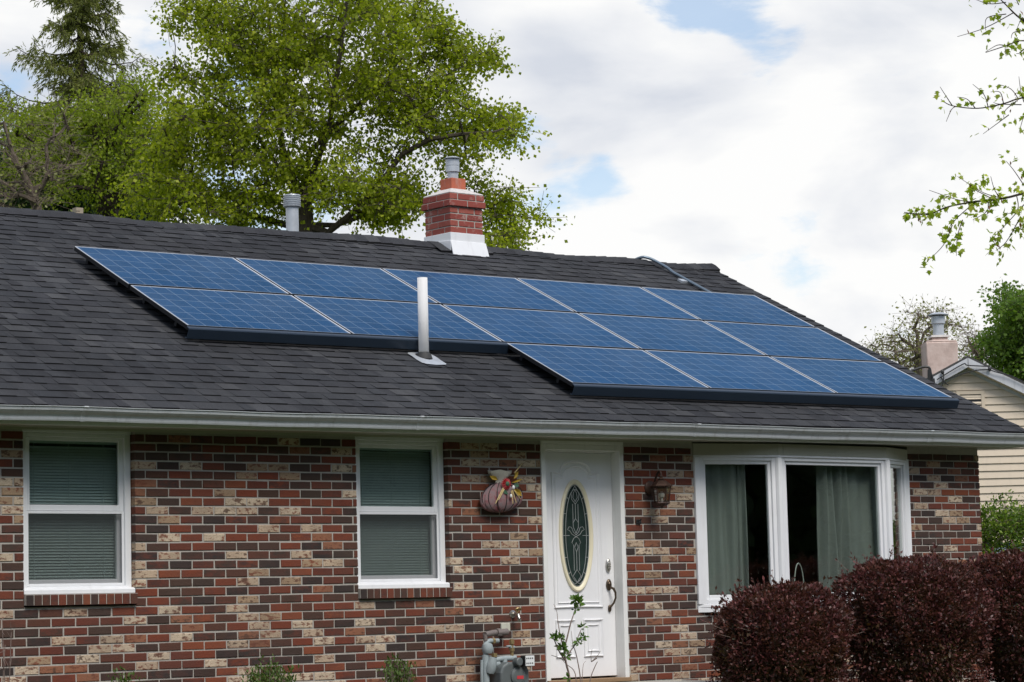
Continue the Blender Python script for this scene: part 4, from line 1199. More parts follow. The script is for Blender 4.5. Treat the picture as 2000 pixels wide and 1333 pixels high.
m.tube(smooth_path([V(X(13.66), YP, .45), V(X(13.655), YP, .60), V(X(13.66), YP, .74)]), .012, 8)
build('inlet_pipe', lower(m), MAT['pipegrey'], mt, smooth=True)
m = MB()
m.tube([(X(13.705), YP, .895), (X(13.70), YP, .945)], .018, 10); m.tube([(X(13.70), YP, .945), (X(13.80), YP + .02, .955), (X(13.97), YP + .04, .960)], [.022, .025, .028], 12); m.lathe((X(13.86), YP + .02, .957), [(.034, -.02), (.034, .02)], 8, axis=(1, 0, 0)); m.tube([(X(13.97), YP + .04, .960), (X(13.99), .0, .960)], .024, 12)
build('iron_union', lower(m), MAT['rust'], mt, smooth=True)
m = MB(); m.tube([(X(13.985), YP, .745), (X(13.985), YP, .90)], .014, 10); m.lathe((X(13.985), YP, .80), [(.024, 0), (.024, .025)], 6); m.lathe((X(13.985), YP, .86), [(.024, 0), (.024, .03)], 6); m.lathe((X(13.785), YP, .89), [(.026, -.012), (.026, .012)], 6, axis=(1, 0, 0))
m.lathe((X(13.795), YP, .76), [(.026, 0), (.026, .03)], 6); build('brass_fitting', lower(m), MAT['brass'], mt, smooth=False)
m = MB(); m.box((X(13.955), YP - .012, .825), (X(14.015), YP + .012, .845)); m.box((X(13.92), YP - .02, .835), (X(13.965), YP, .850)); build('valve_lever', lower(m), MAT['pipegrey'], mt, bevel=.004)
# painted-over patch / vent plate
m = MB(); m.box((13.862, -.022, .865), (13.958, -.002, .932)); o = build('cover_plate', m, M('plate_paint', (.50, .50, .42), .7, var=.12, scale=20, dirt=.3), loc=(13.91, 0, .9), bevel=.004)
tag(o, 'small pale cover plate on the bricks just above the gas meter pipes', 'cover plate')
# hose tap
ht = thing('hose_tap', (14.0, 0, .99), 'small brass garden tap with round handle sticking out of the brick wall', 'tap')
m = MB(); m.lathe((14.0, -.002, 1.005), [(.034, 0), (.030, .008), (.016, .012)], 18, axis=(0, -1, 0)); m.tube([(14.0, -.01, 1.005), (13.995, -.06, 1.005), (13.99, -.085, .995), (13.99, -.10, .965)], [.013, .014, .015, .013], 12); m.lathe((13.99, -.102, .962), [(.017, 0), (.017, -.02)], 12, axis=(0, -.3, 1)); build('spout', m, MAT['nickel'], ht, smooth=True)
m = MB(); m.tube([(13.995, -.06, 1.005), (14.0, -.075, 1.04)], .008, 8)
m.tube([(14.0 + .028*math.cos(t), -.078 - .010*math.sin(t), 1.042 + .012*math.sin(t)) for t in [2*math.pi*i/16 for i in range(17)]], .0055, 6); m.tube([(13.974, -.078, 1.042), (14.026, -.078, 1.042)], .004, 6); build('tap_handle', m, MAT['brass'], ht, smooth=True)
# hook
hk = thing('wall_hook', (15.452, 0, 1.775), 'small black bracket fixed to the bricks below the lantern', 'hook')
m = MB(); m.box((15.425, -.012, 1.755), (15.48, -.001, 1.795)); build('plate', m, MAT['black'], hk, bevel=.003)
m = MB(); m.tube([(15.44, -.01, 1.785), (15.435, -.05, 1.785), (15.435, -.058, 1.80)], .006, 8); m.tube([(15.47, -.01, 1.765), (15.46, -.035, 1.762)], .006, 8); build('prong', m, MAT['black'], hk, smooth=True)
# lantern
lx, ly = 15.60, -.15
ln = thing('wall_lantern', (15.60, 0, 2.0), 'rusty brown glass lantern on a curved bracket on the bricks beside the door', 'lantern')
m = MB(); m.lathe((15.60, -.001, 2.07), [(.064, 0), (.064, .008), (.052, .016), (.02, .022)], 24, axis=(0, -1, 0)); 
m.tube(smooth_path([V(15.60, -.015, 2.07), V(15.60, -.05, 2.09), V(15.60, -.085, 2.16), V(15.60, -.12, 2.205), V(15.60, -.145, 2.20), V(lx, ly, 2.165)]), .010, 10); build('bracket', m, MAT['bronze'], ln, smooth=True)
def hexr(r, z): r *= 1.12; return [(lx + r*math.cos(math.pi/3*k + .3), ly + r*math.sin(math.pi/3*k + .3), z) for k in range(6)]
def loft(mb, rings):
    n = len(rings[0])
    mb.raw(sum(rings, []), [(k*n+i, k*n+(i+1) % n, k*n+n+(i+1) % n, k*n+n+i) for k in range(len(rings)-1) for i in range(n)] + [tuple(reversed(range(n))), tuple(range((len(rings)-1)*n, len(rings)*n))])
m = MB(); loft(m, [hexr(.088, 2.075), hexr(.090, 2.080), hexr(.070, 2.100), hexr(.040, 2.125), hexr(.022, 2.132), hexr(.028, 2.140), hexr(.012, 2.155), hexr(.016, 2.165), hexr(.004, 2.180)]); build('roof_cap', m, MAT['bronze'], ln)
m = MB(); loft(m, [hexr(.030, 1.905), hexr(.056, 1.925), hexr(.066, 1.930), hexr(.064, 1.938)])
for k in range(6):
    a_ = math.pi/3*k + .3
    m.tube([(lx + .062*math.cos(a_), ly + .062*math.sin(a_), 1.935), (lx + .080*math.cos(a_), ly + .080*math.sin(a_), 2.076)], .0055, 6)
for z_, r_ in ((2.065, .079), (2.02, .0735), (1.945, .064)):
    for k in range(6):
        a_, b_ = math.pi/3*k + .3, math.pi/3*(k+1) + .3
        m.tube([(lx + r_*math.cos(a_), ly + r_*math.sin(a_), z_), (lx + r_*math.cos(b_), ly + r_*math.sin(b_), z_)], .0035, 5)
m.tube([(lx, ly, 1.905), (lx, ly, 1.885)], [.012, .004], 10); build('cage', m, MAT['bronze'], ln)
m = MB()
for k in range(6):
    a_, b_ = math.pi/3*k + .3, math.pi/3*(k+1) + .3
    m.face([(lx + .058*math.cos(a_), ly + .058*math.sin(a_), 1.942), (lx + .058*math.cos(b_), ly + .058*math.sin(b_), 1.942), (lx + .075*math.cos(b_), ly + .075*math.sin(b_), 2.07), (lx + .075*math.cos(a_), ly + .075*math.sin(a_), 2.07)])
build('glass', m, MAT['lampglass'], ln)
m = MB(); m.ellipsoid((lx, ly, 2.0), (.026, .026, .032), 16, 10); m.tube([(lx, ly, 1.93), (lx, ly, 1.975)], .013, 10); build('bulb', m, MAT['meterface'], ln, smooth=True)

# cloth pumpkin decoration
pk = thing('pumpkin_decoration', (13.87, -.05, 1.99), 'striped cloth pumpkin wall hanging with a red flower and yellow leaves', 'decoration')
pcx, pcz = 13.865, 1.975
m = MB()
def ribs(th, ph): return 1 - .07*abs(math.sin(4.5*th + .4))**.5*1.0*(math.cos(ph)**.3) + .03
# ribs run top to bottom: the ellipsoid's pole is tipped back
nu, nv = 72, 18; i0 = 0
for j in range(nv+1):
    ph = -math.pi/2 + math.pi*j/nv
    for i in range(nu):
        th = 2*math.pi*i/nu
        k = 1 - .085*(1 - abs(math.sin(th*4.5)))**3
        xx, yy, zz = math.cos(ph)*math.cos(th)*k, math.cos(ph)*math.sin(th)*k, math.sin(ph)
        m.v.append((pcx + .225*xx, -.055 + .070*yy, pcz + .128*zz - .02*xx*xx + .02*xx))
for j in range(nv):
    for i in range(nu):
        a = j*nu+i; b = j*nu+(i+1) % nu; m.f.append((a, b, b+nu, a+nu)); m.m.append(0)
build('pumpkin_body', m, MAT['pumpkin'], pk, smooth=True)
m = MB()
for th0 in range(7):                                         # dark seams between the ribs
    t = -math.pi + math.pi*(th0 + .5)/7
    pts = []
    for j in range(2, 17):
        ph = -math.pi/2 + math.pi*j/18
        pts.append((pcx + .225*math.cos(ph)*math.cos(t)*.995, -.055 + .073*math.cos(ph)*math.sin(t), pcz + .129*math.sin(ph) + .02*math.cos(t)*math.cos(ph)))
    m.tube(pts, .0035, 6)
build('seam_cord', m, MAT['black'], pk, smooth=True)
m = MB()
rings = []
for z_, r_, am in ((.10, .055, 0), (.135, .045, .05), (.165, .085, .2), (.195, .115, .3), (.215, .118, .35), (.20, .06, .2)):
    rings.append([(pcx - .01 + r_*(1 + am*.35*math.sin(5*2*math.pi*k/30 + z_*9))*math.cos(2*math.pi*k/30), -.055 + r_*.42*(1 + am*.35*math.sin(5*2*math.pi*k/30))*math.sin(2*math.pi*k/30), pcz + z_ + .008*am*math.sin(3*2*math.pi*k/30 + 1)*3) for k in range(30)])
loft(m, rings); build('gathered_neck', m, MAT['burlap'], pk, smooth=True)
m = MB(); fx, fz, fy = pcx - .005, pcz + .105, -.135
for ring, (rr_, n_, y_) in enumerate(((.055, 16, 0), (.038, 12, -.008))):
    for k in range(n_):
        a_ = 2*math.pi*k/n_ + ring*.2; dx_, dz_ = math.cos(a_), math.sin(a_); px2, pz2 = -dz_*.010, dx_*.010
        m.raw([(fx + dx_*.012, fy + y_, fz + dz_*.012), (fx + dx_*rr_*.6 + px2, fy + y_ - .004, fz + dz_*rr_*.6 + pz2), (fx + dx_*rr_, fy + y_ + .006, fz + dz_*rr_), (fx + dx_*rr_*.6 - px2, fy + y_ - .004, fz + dz_*rr_*.6 - pz2)], [(0, 1, 2), (0, 2, 3)])
build('flower', m, MAT['red'], pk)
m = MB(); m.ellipsoid((fx, fy - .012, fz), (.020, .010, .020), 14, 8); build('flower_centre', m, MAT['green'], pk, smooth=True)
m = MB()
def silk_leaf(a, b, w):
    a, b = V(*a), V(*b); d_ = b - a; s_ = V(-d_.z, 0, d_.x).normalized()*w
    m.raw([a, a + d_*.3 + s_*.8 - V(0, .006, 0), a + d_*.6 + s_, b, a + d_*.6 - s_, a + d_*.3 - s_*.8 - V(0, .006, 0), a + d_*.5 + V(0, .008, 0)], [(0, 1, 6), (1, 2, 6), (2, 3, 6), (3, 4, 6), (4, 5, 6), (5, 0, 6)])
for a_, b_, w_ in (((.05, -.13, .115), (.20, -.10, .150), .010), ((.11, -.09, .15), (.165, -.09, .215), .018), ((.07, -.135, .06), (.17, -.12, .03), .020), ((-.07, -.10, .14), (-.15, -.09, .17), .018), ((.08, -.13, .06), (.17, -.125, .005), .018)):
    m = MB(); silk_leaf((pcx + a_[0], a_[1], pcz + a_[2]), (pcx + b_[0], b_[1], pcz + b_[2]), w_)
    build('yellow_leaf', m, MAT['yellow'], pk)
m = MB()
for a_, b_ in (((-.04, -.13, .07), (-.13, -.135, -.06)), ((-.03, -.13, .06), (-.10, -.14, -.03)), ((.05, -.14, .05), (.09, -.14, -.05)), ((.06, -.14, .06), (.14, -.135, -.02)), ((.04, -.14, .05), (.05, -.145, -.06)), ((.12, -.09, .20), (.21, -.09, .28))):
    m = MB(); m.tube([(pcx + a_[0], a_[1], pcz + a_[2]), (pcx + b_[0], b_[1], pcz + b_[2])], [.006, .003], 6)
    build('straw', m, MAT['straw'], pk)
m = MB(); m.ellipsoid((pcx + .035, -.14, pcz + .005), (.010, .008, .016), 10, 8); build('bead', m, MAT['meterface'], pk, smooth=True); m = MB(); m.ellipsoid((pcx + .06, -.145, pcz + .075), (.013, .01, .018), 10, 8); build('bead', m, MAT['meterface'], pk, smooth=True)
m = MB(); m.raw([(pcx + .08, -.125, pcz + .10), (pcx + .12, -.12, pcz + .115), (pcx + .15, -.115, pcz + .09), (pcx + .11, -.125, pcz + .075)], [(0, 1, 2, 3)]); build('green_leaf', m, MAT['green'], pk); m = MB()
m.raw([(pcx - .05, -.128, pcz + .06), (pcx - .01, -.135, pcz + .05), (pcx + .015, -.135, pcz + .015), (pcx - .03, -.13, pcz + .025)], [(0, 1, 2, 3)]); build('green_leaf', m, MAT['green'], pk)

# ------------------------------------------------------------------ shrubs in front of the wall
def barberry(cx, cy, r, top, label, seed, n=30000, ry=None, q=3.0):
    rg = np.random.default_rng(seed); zb_ = .11; h = top - zb_
    t = thing('barberry_shrub', (cx, cy, zb_), label, 'shrub', 'clipped purple barberry shrubs under the bay window')
    ry = ry or r
    d = rg.normal(size=(n, 3)); d /= np.linalg.norm(d, axis=1)[:, None]
    f2_ = rg.normal(size=(6, 3))*1.9; p2_ = rg.uniform(0, 6.28, 6)
    d[:, 2] = np.abs(d[:, 2])*np.where(rg.uniform(size=n) < .75, 1, -1)
    rad = 1 - rg.exponential(.07, n); rad = np.clip(rad, .45, 1.03)
    ph = rg.uniform(0, 6.28, 12); fr_ = rg.normal(size=(12, 3))*5
    bmp = sum(np.sin(d @ fr_[k] + ph[k]) for k in range(12))*.017 + sum(np.sin(d @ f2_[k] + p2_[k]) for k in range(6))*.026 - .01
    # squarish clipped dome: super-ellipsoid
    k = (np.abs(d[:, 0])**q + np.abs(d[:, 1])**q + np.abs(d[:, 2])**q)**(-1/q)
    s = (k*(rad + bmp))[:, None]
    hz = h*.55
    pos = np.array([cx, cy, zb_ + h - hz]) + d*s*np.array([r, ry, 1])*np.where(np.arange(3) == 2, np.where(d[:, 2:] > 0, hz, h - hz), 1)
    pos[:, 2] = np.maximum(pos[:, 2], zb_ + .02)
    thin = (pos[:, 2] > zb_ + h*.42) | (rg.uniform(size=n) < .62); pos = pos[thin]; d = d[thin]
    # stray shoots
    ns = 170
    sd_ = rg.normal(size=(ns, 3)); sd_[:, 2] = np.abs(sd_[:, 2]) + .3; sd_ /= np.linalg.norm(sd_, axis=1)[:, None]
    ks = (np.abs(sd_)**q).sum(1)**(-1/q)
    base = np.array([cx, cy, zb_ + h - hz]) + sd_*ks[:, None]*np.array([r, ry, hz])*.97
    mb = MB(); ex_p = []
    for k_ in range(ns):
        L_ = rg.uniform(.015, .10); tip = base[k_] + (sd_[k_] + rg.normal(size=3)*.4 + [0, 0, .3])*L_
        mb.tube([base[k_] - sd_[k_]*.15, tip], [.0025, .0012], 3, cap=False)
        for _ in range(9): ex_p.append(base[k_] + (tip - base[k_])*rg.uniform(.1, 1.05) + rg.normal(size=3)*.006)
    pos = np.concatenate([pos, np.array(ex_p)])
    ax = np.concatenate([d, np.repeat(sd_, 9, 0)])*.5
    v, f = leaf_arrays(pos, .029, rg, axis=ax, droop=-.25, upness=.25, aspect=.55, jitter=.6)
    np_build('leaves', v, f, MAT['barb'], t)
    m_ = 13000
    di = rg.normal(size=(m_, 3)); di /= np.linalg.norm(di, axis=1)[:, None]
    pi_ = np.array([cx, cy, zb_ + h*.5]) + di*(rg.uniform(.70, .95, m_)[:, None])*np.array([r, ry, h*.5]); pi_[:, 2] = np.maximum(pi_[:, 2], zb_ + .02)
    v, f = leaf_arrays(pi_, .042, rg, axis=di*.3, aspect=.6); np_build('inner_leaves', v, f, MAT['barbin'], t)
    for k_ in range(70):
        e_ = di[k_]*np.array([r, ry, h*.5])*rg.uniform(.75, .98) + np.array([cx, cy, zb_ + h*.5])
        if e_[2] < zb_ + .1: continue
        b_ = np.array([cx, cy, zb_]) + rg.normal(size=3)*np.array([.06, .06, 0]); md = (b_*.45 + e_*.55) + rg.normal(size=3)*.04 + [0, 0, .06]
        mb.tube([b_, md, e_], [.008, .005, .002], 4, cap=False)
    build('stems', mb, MAT['twig'], t)
barberry(15.60, -1.5, .53, 1.165, 'rounded purple barberry shrub nearest the door, lowest of the three', 31)
barberry(17.24, -1.5, .585, 1.385, 'rounded purple barberry shrub in the middle, reaching over the bay window sill', 32, 36000, q=3.3)
barberry(18.84, -1.5, .57, 1.43, 'purple barberry shrub at the far right, in front of the green bush', 33, 32000, q=3.2)

def small_bush(cx, cy, r, top, label, seed, mat, n=1200, ls=.03, name='young_shrub', cat='shrub', zb_=.11):
    rg = np.random.default_rng(seed)
    t = thing(name, (cx, cy, zb_), label, cat)
    mb = MB(); P_, A_ = [], []
    for _ in range(26):
        a_ = rg.uniform(0, 6.28); rr_ = r*rg.uniform(.1, 1)**.6
        tip = np.array([cx + rr_*math.cos(a_), cy + rr_*math.sin(a_), top - (rr_/r)**2*.10 - rg.uniform(0, .07)])
        b_ = np.array([cx + rr_*.2*math.cos(a_), cy + rr_*.2*math.sin(a_), zb_]); md = b_*.4 + tip*.6 + np.array([rr_*.2*math.cos(a_), rr_*.2*math.sin(a_), -.02])
        mb.tube([b_, md, tip], [.007, .005, .002], 5, cap=False)
        k = n//26
        tt = rg.uniform(.2, 1.05, k)[:, None]; P_.append((b_*(1-tt)**2 + 2*md*tt*(1-tt) + tip*tt**2) + rg.normal(size=(k, 3))*.03); A_.append(np.repeat(((tip - md)/np.linalg.norm(tip-md))[None], k, 0)*.8)
    build('stems', mb, MAT['twig'], t)
    v, f = leaf_arrays(np.concatenate(P_), ls, rg, axis=np.concatenate(A_), droop=-.2, aspect=.5); np_build('leaves', v, f, mat, t)
small_bush(11.06, -.7, .20, .685, 'small green shrub tip at the wall foot below the plain brickwork between windows', 41, MAT['yew'], 2200)
small_bush(12.27, -.7, .16, .690, 'small green shrub at the wall foot below the window left of the door', 42, MAT['yew'], 1500)
small_bush(9.82, -.7, .14, .640, 'tiny green shrub tip at the wall foot below the leftmost window', 43, MAT['yew'], 1200)

# leggy azalea in front of the door
az = thing('leggy_azalea', (14.0, -.7, .11), 'leggy bare-stemmed shrub with a few green leaf tufts before the white door', 'shrub')
def azp(px_, py_): 
    q = r0*((px_-1000)/5101.28) - r1*((py_-666.5)/5101.28) + r2; k = (-.7 - CAM.y)/q.y
    return np.array(CAM + q*k)
mb = MB(); tuft = []
rg = np.random.default_rng(50)
def stem(pts, r_a, r_b, dy=0.0):
    P_ = [V(*(azp(*p) + np.array([0, dy*i/len(pts), 0]))) for i, p in enumerate(pts)]
    P_ = smooth_path(P_, 4); n_ = len(P_); mb.tube(P_, [r_a + (r_b - r_a)*i/(n_-1) for i in range(n_)], 6, cap=False)
stem([(1114, 1420), (1113, 1333), (1106, 1297), (1102, 1272), (1108, 1245), (1114, 1220), (1122, 1195), (1126, 1180)], .0105, .0035)
stem([(1104, 1290), (1092, 1278), (1083, 1267), (1074, 1253), (1067, 1246)], .007, .003, -.1); stem([(1106, 1292), (1095, 1285), (1085, 1280)], .004, .002, .08)
stem([(1102, 1272), (1098, 1245), (1096, 1215), (1097, 1195), (1094, 1180)], .005, .0015, .1); stem([(1097, 1245), (1092, 1232)], .003, .0015)
stem([(1108, 1283), (1114, 1270), (1121, 1258), (1126, 1240), (1130, 1228)], .006, .003, -.05); stem([(1104, 1268), (1090, 1262), (1083, 1255)], .005, .002, -.1)
stem([(1137, 1400), (1136, 1333), (1131, 1290), (1126, 1266), (1122, 1262)], .006, .003, .05); stem([(1131, 1400), (1129, 1333), (1127, 1310), (1116, 1298), (1110, 1288)], .005, .002, .1)
stem([(1147, 1400), (1148, 1333), (1153, 1305), (1155, 1293)], .005, .003, -.1); stem([(1155, 1293), (1149, 1280), (1146, 1268)], .003, .0015, -.1); stem([(1155, 1293), (1161, 1282), (1162, 1272)], .003, .0015, -.1); stem([(1155, 1293), (1158, 1286)], .004, .004, -.1)
stem([(1137, 1333), (1139, 1300), (1144, 1292)], .003, .0012); stem([(1119, 1262), (1117, 1245), (1116, 1233)], .003, .0012)
build('stems', mb, MAT['twig'], az, smooth=True)
P_, A_ = [], []
for px_, py_, dy, nn_, rr_ in ((1127, 1174, 0, 70, .05), (1131, 1180, 0, 26, .03), (1124, 1190, 0, 14, .02), (1068, 1245, -.1, 24, .03), (1083, 1246, -.08, 22, .025), (1088, 1264, -.06, 26, .03), (1094, 1268, -.05, 14, .02), (1122, 1256, -.05, 24, .03), (1130, 1225, -.05, 14, .02), (1131, 1245, -.05, 18, .022), (1106, 1282, 0, 10, .02), (1110, 1325, 0, 5, .012), (1071, 1253, -.1, 10, .015)):
    c_ = azp(px_, py_) + np.array([0, dy, 0]); d_ = rg.normal(size=(nn_, 3)); d_[:, 2] += .4; d_ /= np.linalg.norm(d_, axis=1)[:, None]
    P_.append(c_ + d_*rr_*rg.uniform(.1, .6, nn_)[:, None]); A_.append(d_*1.2)
v, f = leaf_arrays(np.concatenate(P_), .042, rg, axis=np.concatenate(A_), droop=-.1, aspect=.5, upness=.5); np_build('leaves', v, f, MAT['azalea'], az)
# dry stem at the far left
dm = MB(); rg = np.random.default_rng(51)
b_ = azp(16, 1420); 
for px_, py_ in ((4, 1208), (22, 1235), (10, 1260)):
    tip = azp(px_, py_); md = b_*.5 + tip*.5 + rg.normal(size=3)*.03
    dm.tube(smooth_path([V(*b_), V(*md), V(*tip)], 5), .003, 5, cap=False)
    for k in range(5):
        s_ = md + (tip - md)*rg.uniform(); dm.tube([s_, s_ + rg.normal(size=3)*.05], [.002, .001], 4, cap=False)
tag(build('dry_stem', dm, MAT['twig'], loc=tuple(b_)), 'thin dry leafless stem against the bricks at the lower left edge', 'plant')

# ------------------------------------------------------------------ green bush, car, neighbour on the right
def privet():
    rg = np.random.default_rng(61); t = thing('privet_bush', (21.45, .72, .1), 'bright green privet bush between the brick corner and the beige house', 'bush')
    cl = []
    for _ in range(330):
        d = rg.normal(size=3); d /= np.linalg.norm(d); d *= rg.uniform(.55, 1)**.5
        cl.append(np.array([21.50, .70, 1.12]) + d*np.array([.84, .84, .95]))
    cl = np.array([c_ for c_ in cl if c_[2] > .25])
    nodes, par, ends = skeleton([(21.45, .72, .1), (21.45, .72, .5), (21.47, .72, .9)], cl, rg)
    mb = MB(); wood_mesh(mb, nodes, par, .003, .05); tw, lp, la = twigs_leaves(cl, rng, 8, .17, 16, .04, .9)
    for a, b in tw: mb.tube([a, b], [.0025, .0015], 3, cap=False)
    build('stems', mb, MAT['bark_grey'], t); v, f = leaf_arrays(lp, .042, rg, axis=la, droop=-.1, aspect=.5); np_build('leaves', v, f, MAT['privet'], t)
privet()

# parked car in the driveway, mostly hidden
def car():
    base = D(1985, 1100, 33); fx_ = base[0]; fy_ = base[1]; gz0 = .115
    t = thing('parked_car', (fx_, fy_, gz0), 'dark blue car parked behind the green bush', 'car')
    th = math.radians(-40); fwd = V(math.cos(th), math.sin(th), 0); sd_ = V(-math.sin(th), math.cos(th), 0)
    def W(a, b, z): return V(fx_, fy_, gz0) + fwd*a + sd_*b + V(0, 0, z)
    hw = .90
    secs = [(-2.25, .45, .75, .78), (-2.15, .30, .95, .86), (-1.5, .22, 1.02, .9), (1.0, .22, 1.02, .9), (1.9, .25, .92, .88), (2.2, .35, .75, .8)]
    m = MB(); rings = []
    for a, zb_, zt2, w in secs: rings.append([W(a, -w, zb_ + .1), W(a, -w, zt2 - .12), W(a, -w + .1, zt2), W(a, w - .1, zt2), W(a, w, zt2 - .12), W(a, w, zb_ + .1), W(a, w - .1, zb_), W(a, -w + .1, zb_)])
    loft(m, rings); build('body', m, MAT['carblue'], t, bevel=.03, seg=2)
    m = MB(); rings = []
    for a, z0, z1, w0, w1 in ((-1.95, 1.0, 1.02, .80, .78), (-1.35, 1.0, 1.52, .82, .66), (.25, 1.0, 1.56, .82, .66), (1.05, 1.0, 1.03, .82, .78)): rings.append([W(a, -w0, z0), W(a, -w1, z1), W(a, w1, z1), W(a, w0, z0)])
    loft(m, rings); build('windows', m, MAT['carglass'], t, bevel=.03, seg=2)
    m = MB(); rings = [[W(a, -.62, z), W(a, .62, z), W(a, .62, z + .05), W(a, -.62, z + .05)] for a, z in ((-1.4, 1.50), (-.5, 1.57), (.3, 1.54))]
    loft(m, rings); build('roof_panel', m, MAT['carblue'], t, bevel=.015)
    for a in (-1.4, 1.4):
        for b in (-.82, .82):
            m = MB(); m.lathe(W(a, b, .33), [(.20, -.11), (.33, -.10), (.33, .10), (.20, .11)], 24, axis=sd_); w_ = build('wheel', m, MAT['tyre'], t)
            m = MB(); m.lathe(W(a, b, .33), [(.19, -.112), (.19, .112)], 16, axis=sd_); build('rim', m, MAT['alu'], w_)
    for b in (-.62, .62):
        m = MB(); m.ellipsoid(W(2.12, b, .68), (.1, .14, .08), 12, 8); build('headlight', m, MAT['meterface'], t, smooth=True)
car()

# neighbour's house, turned 40 degrees to ours; local axes: u right, w back, z up from the gable apex
def neighbour():
    ap = V(*D(1886, 697, 45)); th = math.radians(-39.5)
    eu = V(math.cos(th), math.sin(th), 0); ew = V(-math.sin(th), math.cos(th), 0)
    gz0 = .1
    t = thing('neighbour_house', (ap.x, ap.y, gz0), 'beige clapboard house with white gable trim behind the brick house', 'house')
    def W(u, w, z): return ap + eu*u + ew*w + V(0, 0, z - ap.z)
    za = ap.z; SL = .515; HW = 4.6
    m = MB(); ex_ = .127; z = gz0
    z = za - .20
    while z > gz0:
        zl = z - ex_
        ul, uu = min(HW, (za - .20 - zl)/SL + .05), min(HW, max(.01, (za - .20 - z)/SL + .05))
        m.raw([W(-ul, -.024, zl), W(ul, -.024, zl), W(uu, -.001, z), W(-uu, -.001, z), W(-ul, .01, zl), W(ul, .01, zl)], [(0, 1, 2, 3), (4, 5, 1, 0)])
        z = zl
    m.raw([W(HW, -.001, gz0), W(HW, 9, gz0), W(HW, 9, za - .2 - SL*HW), W(HW, -.001, za - .2 - SL*HW)], [(0, 1, 2, 3)]); m.raw([W(-HW, -.001, gz0), W(-HW, 9, gz0), W(-HW, 9, za - .2 - SL*HW), W(-HW, -.001, za - .2 - SL*HW)], [(3, 2, 1, 0)])
    m.raw([W(-HW, 9, gz0), W(HW, 9, gz0), W(HW, 9, za - .2 - SL*HW), W(0, 9, za - .2), W(-HW, 9, za - .2 - SL*HW)], [(4, 3, 2, 1, 0)])
    build('siding', m, MAT['siding'], t)
    m = MB(); R_ = HW + .35
    for s in (-1, 1):
        q = [W(0, -.2, za), W(s*R_, -.2, za - SL*R_), W(s*R_, -.2, za - SL*R_ - .035), W(0, -.2, za - .04)]
        m.prism(q, (0, 0, 0), ew*9.4)
    nroof = build('roof', m, MAT['nroof'], t)
    m = MB()
    for s in (-1, 1):
        q = [W(s*.004, -.2, za - .042), W(s*R_, -.2, za - SL*R_ - .038), W(s*R_, -.2, za - SL*R_ - .19), W(s*.004, -.2, za - .20)]
        m.prism(q, ew*-.012, ew*.02)
        q = [W(s*.004, -.02, za - .19), W(s*R_, -.02, za - SL*R_ - .18), W(s*R_, -.02, za - SL*R_ - .26), W(s*.004, -.02, za - .265)]
        m.prism(q, ew*-.006, ew*.02)
    build('rake_board', m, MAT['rake'], t)
    m = MB()
    for s in (-1, 1):
        q = [W(s*.004, -.18, za - .19), W(s*R_, -.18, za - SL*R_ - .185), W(s*R_, -.18, za - SL*R_ - .2), W(s*.004, -.18, za - .205)]
        m.prism(q, (0, 0, 0), ew*.17)
    build('soffit', m, MAT['siding'], t)
    # gable vent
    gv = group_node('gable_vent', t); gv.location = W(.0, 0, za - .9) - wloc(t)
    c = D(1894, 800, 45); u0 = (Vector(c) - ap).dot(eu); v0, v1, h0, h1 = u0 - .245, u0 + .245, c[2] - .36, c[2] + .31
    m = MB()
    for a, b, c_, d_ in ((v0, v0 + .06, h0, h1), (v1 - .06, v1, h0, h1), (v0 + .06, v1 - .06, h1 - .06, h1), (v0 + .06, v1 - .06, h0, h0 + .06)):
        m.prism([W(a, -.035, c_), W(b, -.035, c_), W(b, -.035, d_), W(a, -.035, d_)], (0, 0, 0), ew*.03)
    build('vent_frame', m, MAT['siding'], gv)
    m = MB(); z = h0 + .08
    while z < h1 - .08:
        m.prism([W(v0 + .06, -.030, z), W(v0 + .06, -.004, z + .05), W(v0 + .06, -.002, z + .04), W(v0 + .06, -.030, z - .008)], (0, 0, 0), eu*(v1 - v0 - .12)); z += .075
    build('vent_slat', m, MAT['siding'], gv)
    m = MB(); m.prism([W(v0 + .05, -.0165, h0 + .05), W(v1 - .05, -.0165, h0 + .05), W(v1 - .05, -.0165, h1 - .05), W(v0 + .05, -.0165, h1 - .05)], (0, 0, 0), ew*.001); build('vent_backing', m, MAT['black'], gv)
    # chimney
    cc = D(1834, 668, 47.5); ub = (Vector(cc) - ap).dot(eu); wb = (Vector(cc) - ap).dot(ew); zt2 = cc[2]
    chn = group_node('chimney', t); chn.location = W(ub, wb, zt2) - wloc(t)
    m = MB(); hw = .285
    def cbox(h_, z0, z1, h2=None):
        h2 = h2 or h_
        m.raw([W(ub-h_, wb-h_, z0), W(ub+h_, wb-h_, z0), W(ub+h_, wb+h_, z0), W(ub-h_, wb+h_, z0), W(ub-h2, wb-h2, z1), W(ub+h2, wb-h2, z1), W(ub+h2, wb+h2, z1), W(ub-h2, wb+h2, z1)], [(0,3,2,1),(4,5,6,7),(0,1,5,4),(1,2,6,5),(2,3,7,6),(3,0,4,7)])
    cbox(hw*.86, zt2 - 2.6, zt2 - .03, hw*1.02); cbox(hw*1.02, zt2 - .0299, zt2, hw*.96); build('stack', m, MAT['stucco'], chn, bevel=.02)
    m = MB(); cbox(.15, zt2 + .0005, zt2 + .07, .13); build('flue_base', m, MAT['stucco'], chn, bevel=.01)
    m = MB(); cbox(.17, zt2 + .0705, zt2 + .11, .16); build('flue_plate', m, MAT['crown'], chn)
    m = MB(); q = W(ub, wb, zt2 + .09); m.lathe(q, [(.10, 0), (.10, .24), (.095, .25)], 20); m.lathe(q, [(.115, .23), (.125, .24), (.125, .37), (.115, .38)], 20); m.lathe(q, [(.19, .39), (.195, .40), (.10, .44), (.01, .445)], 20)
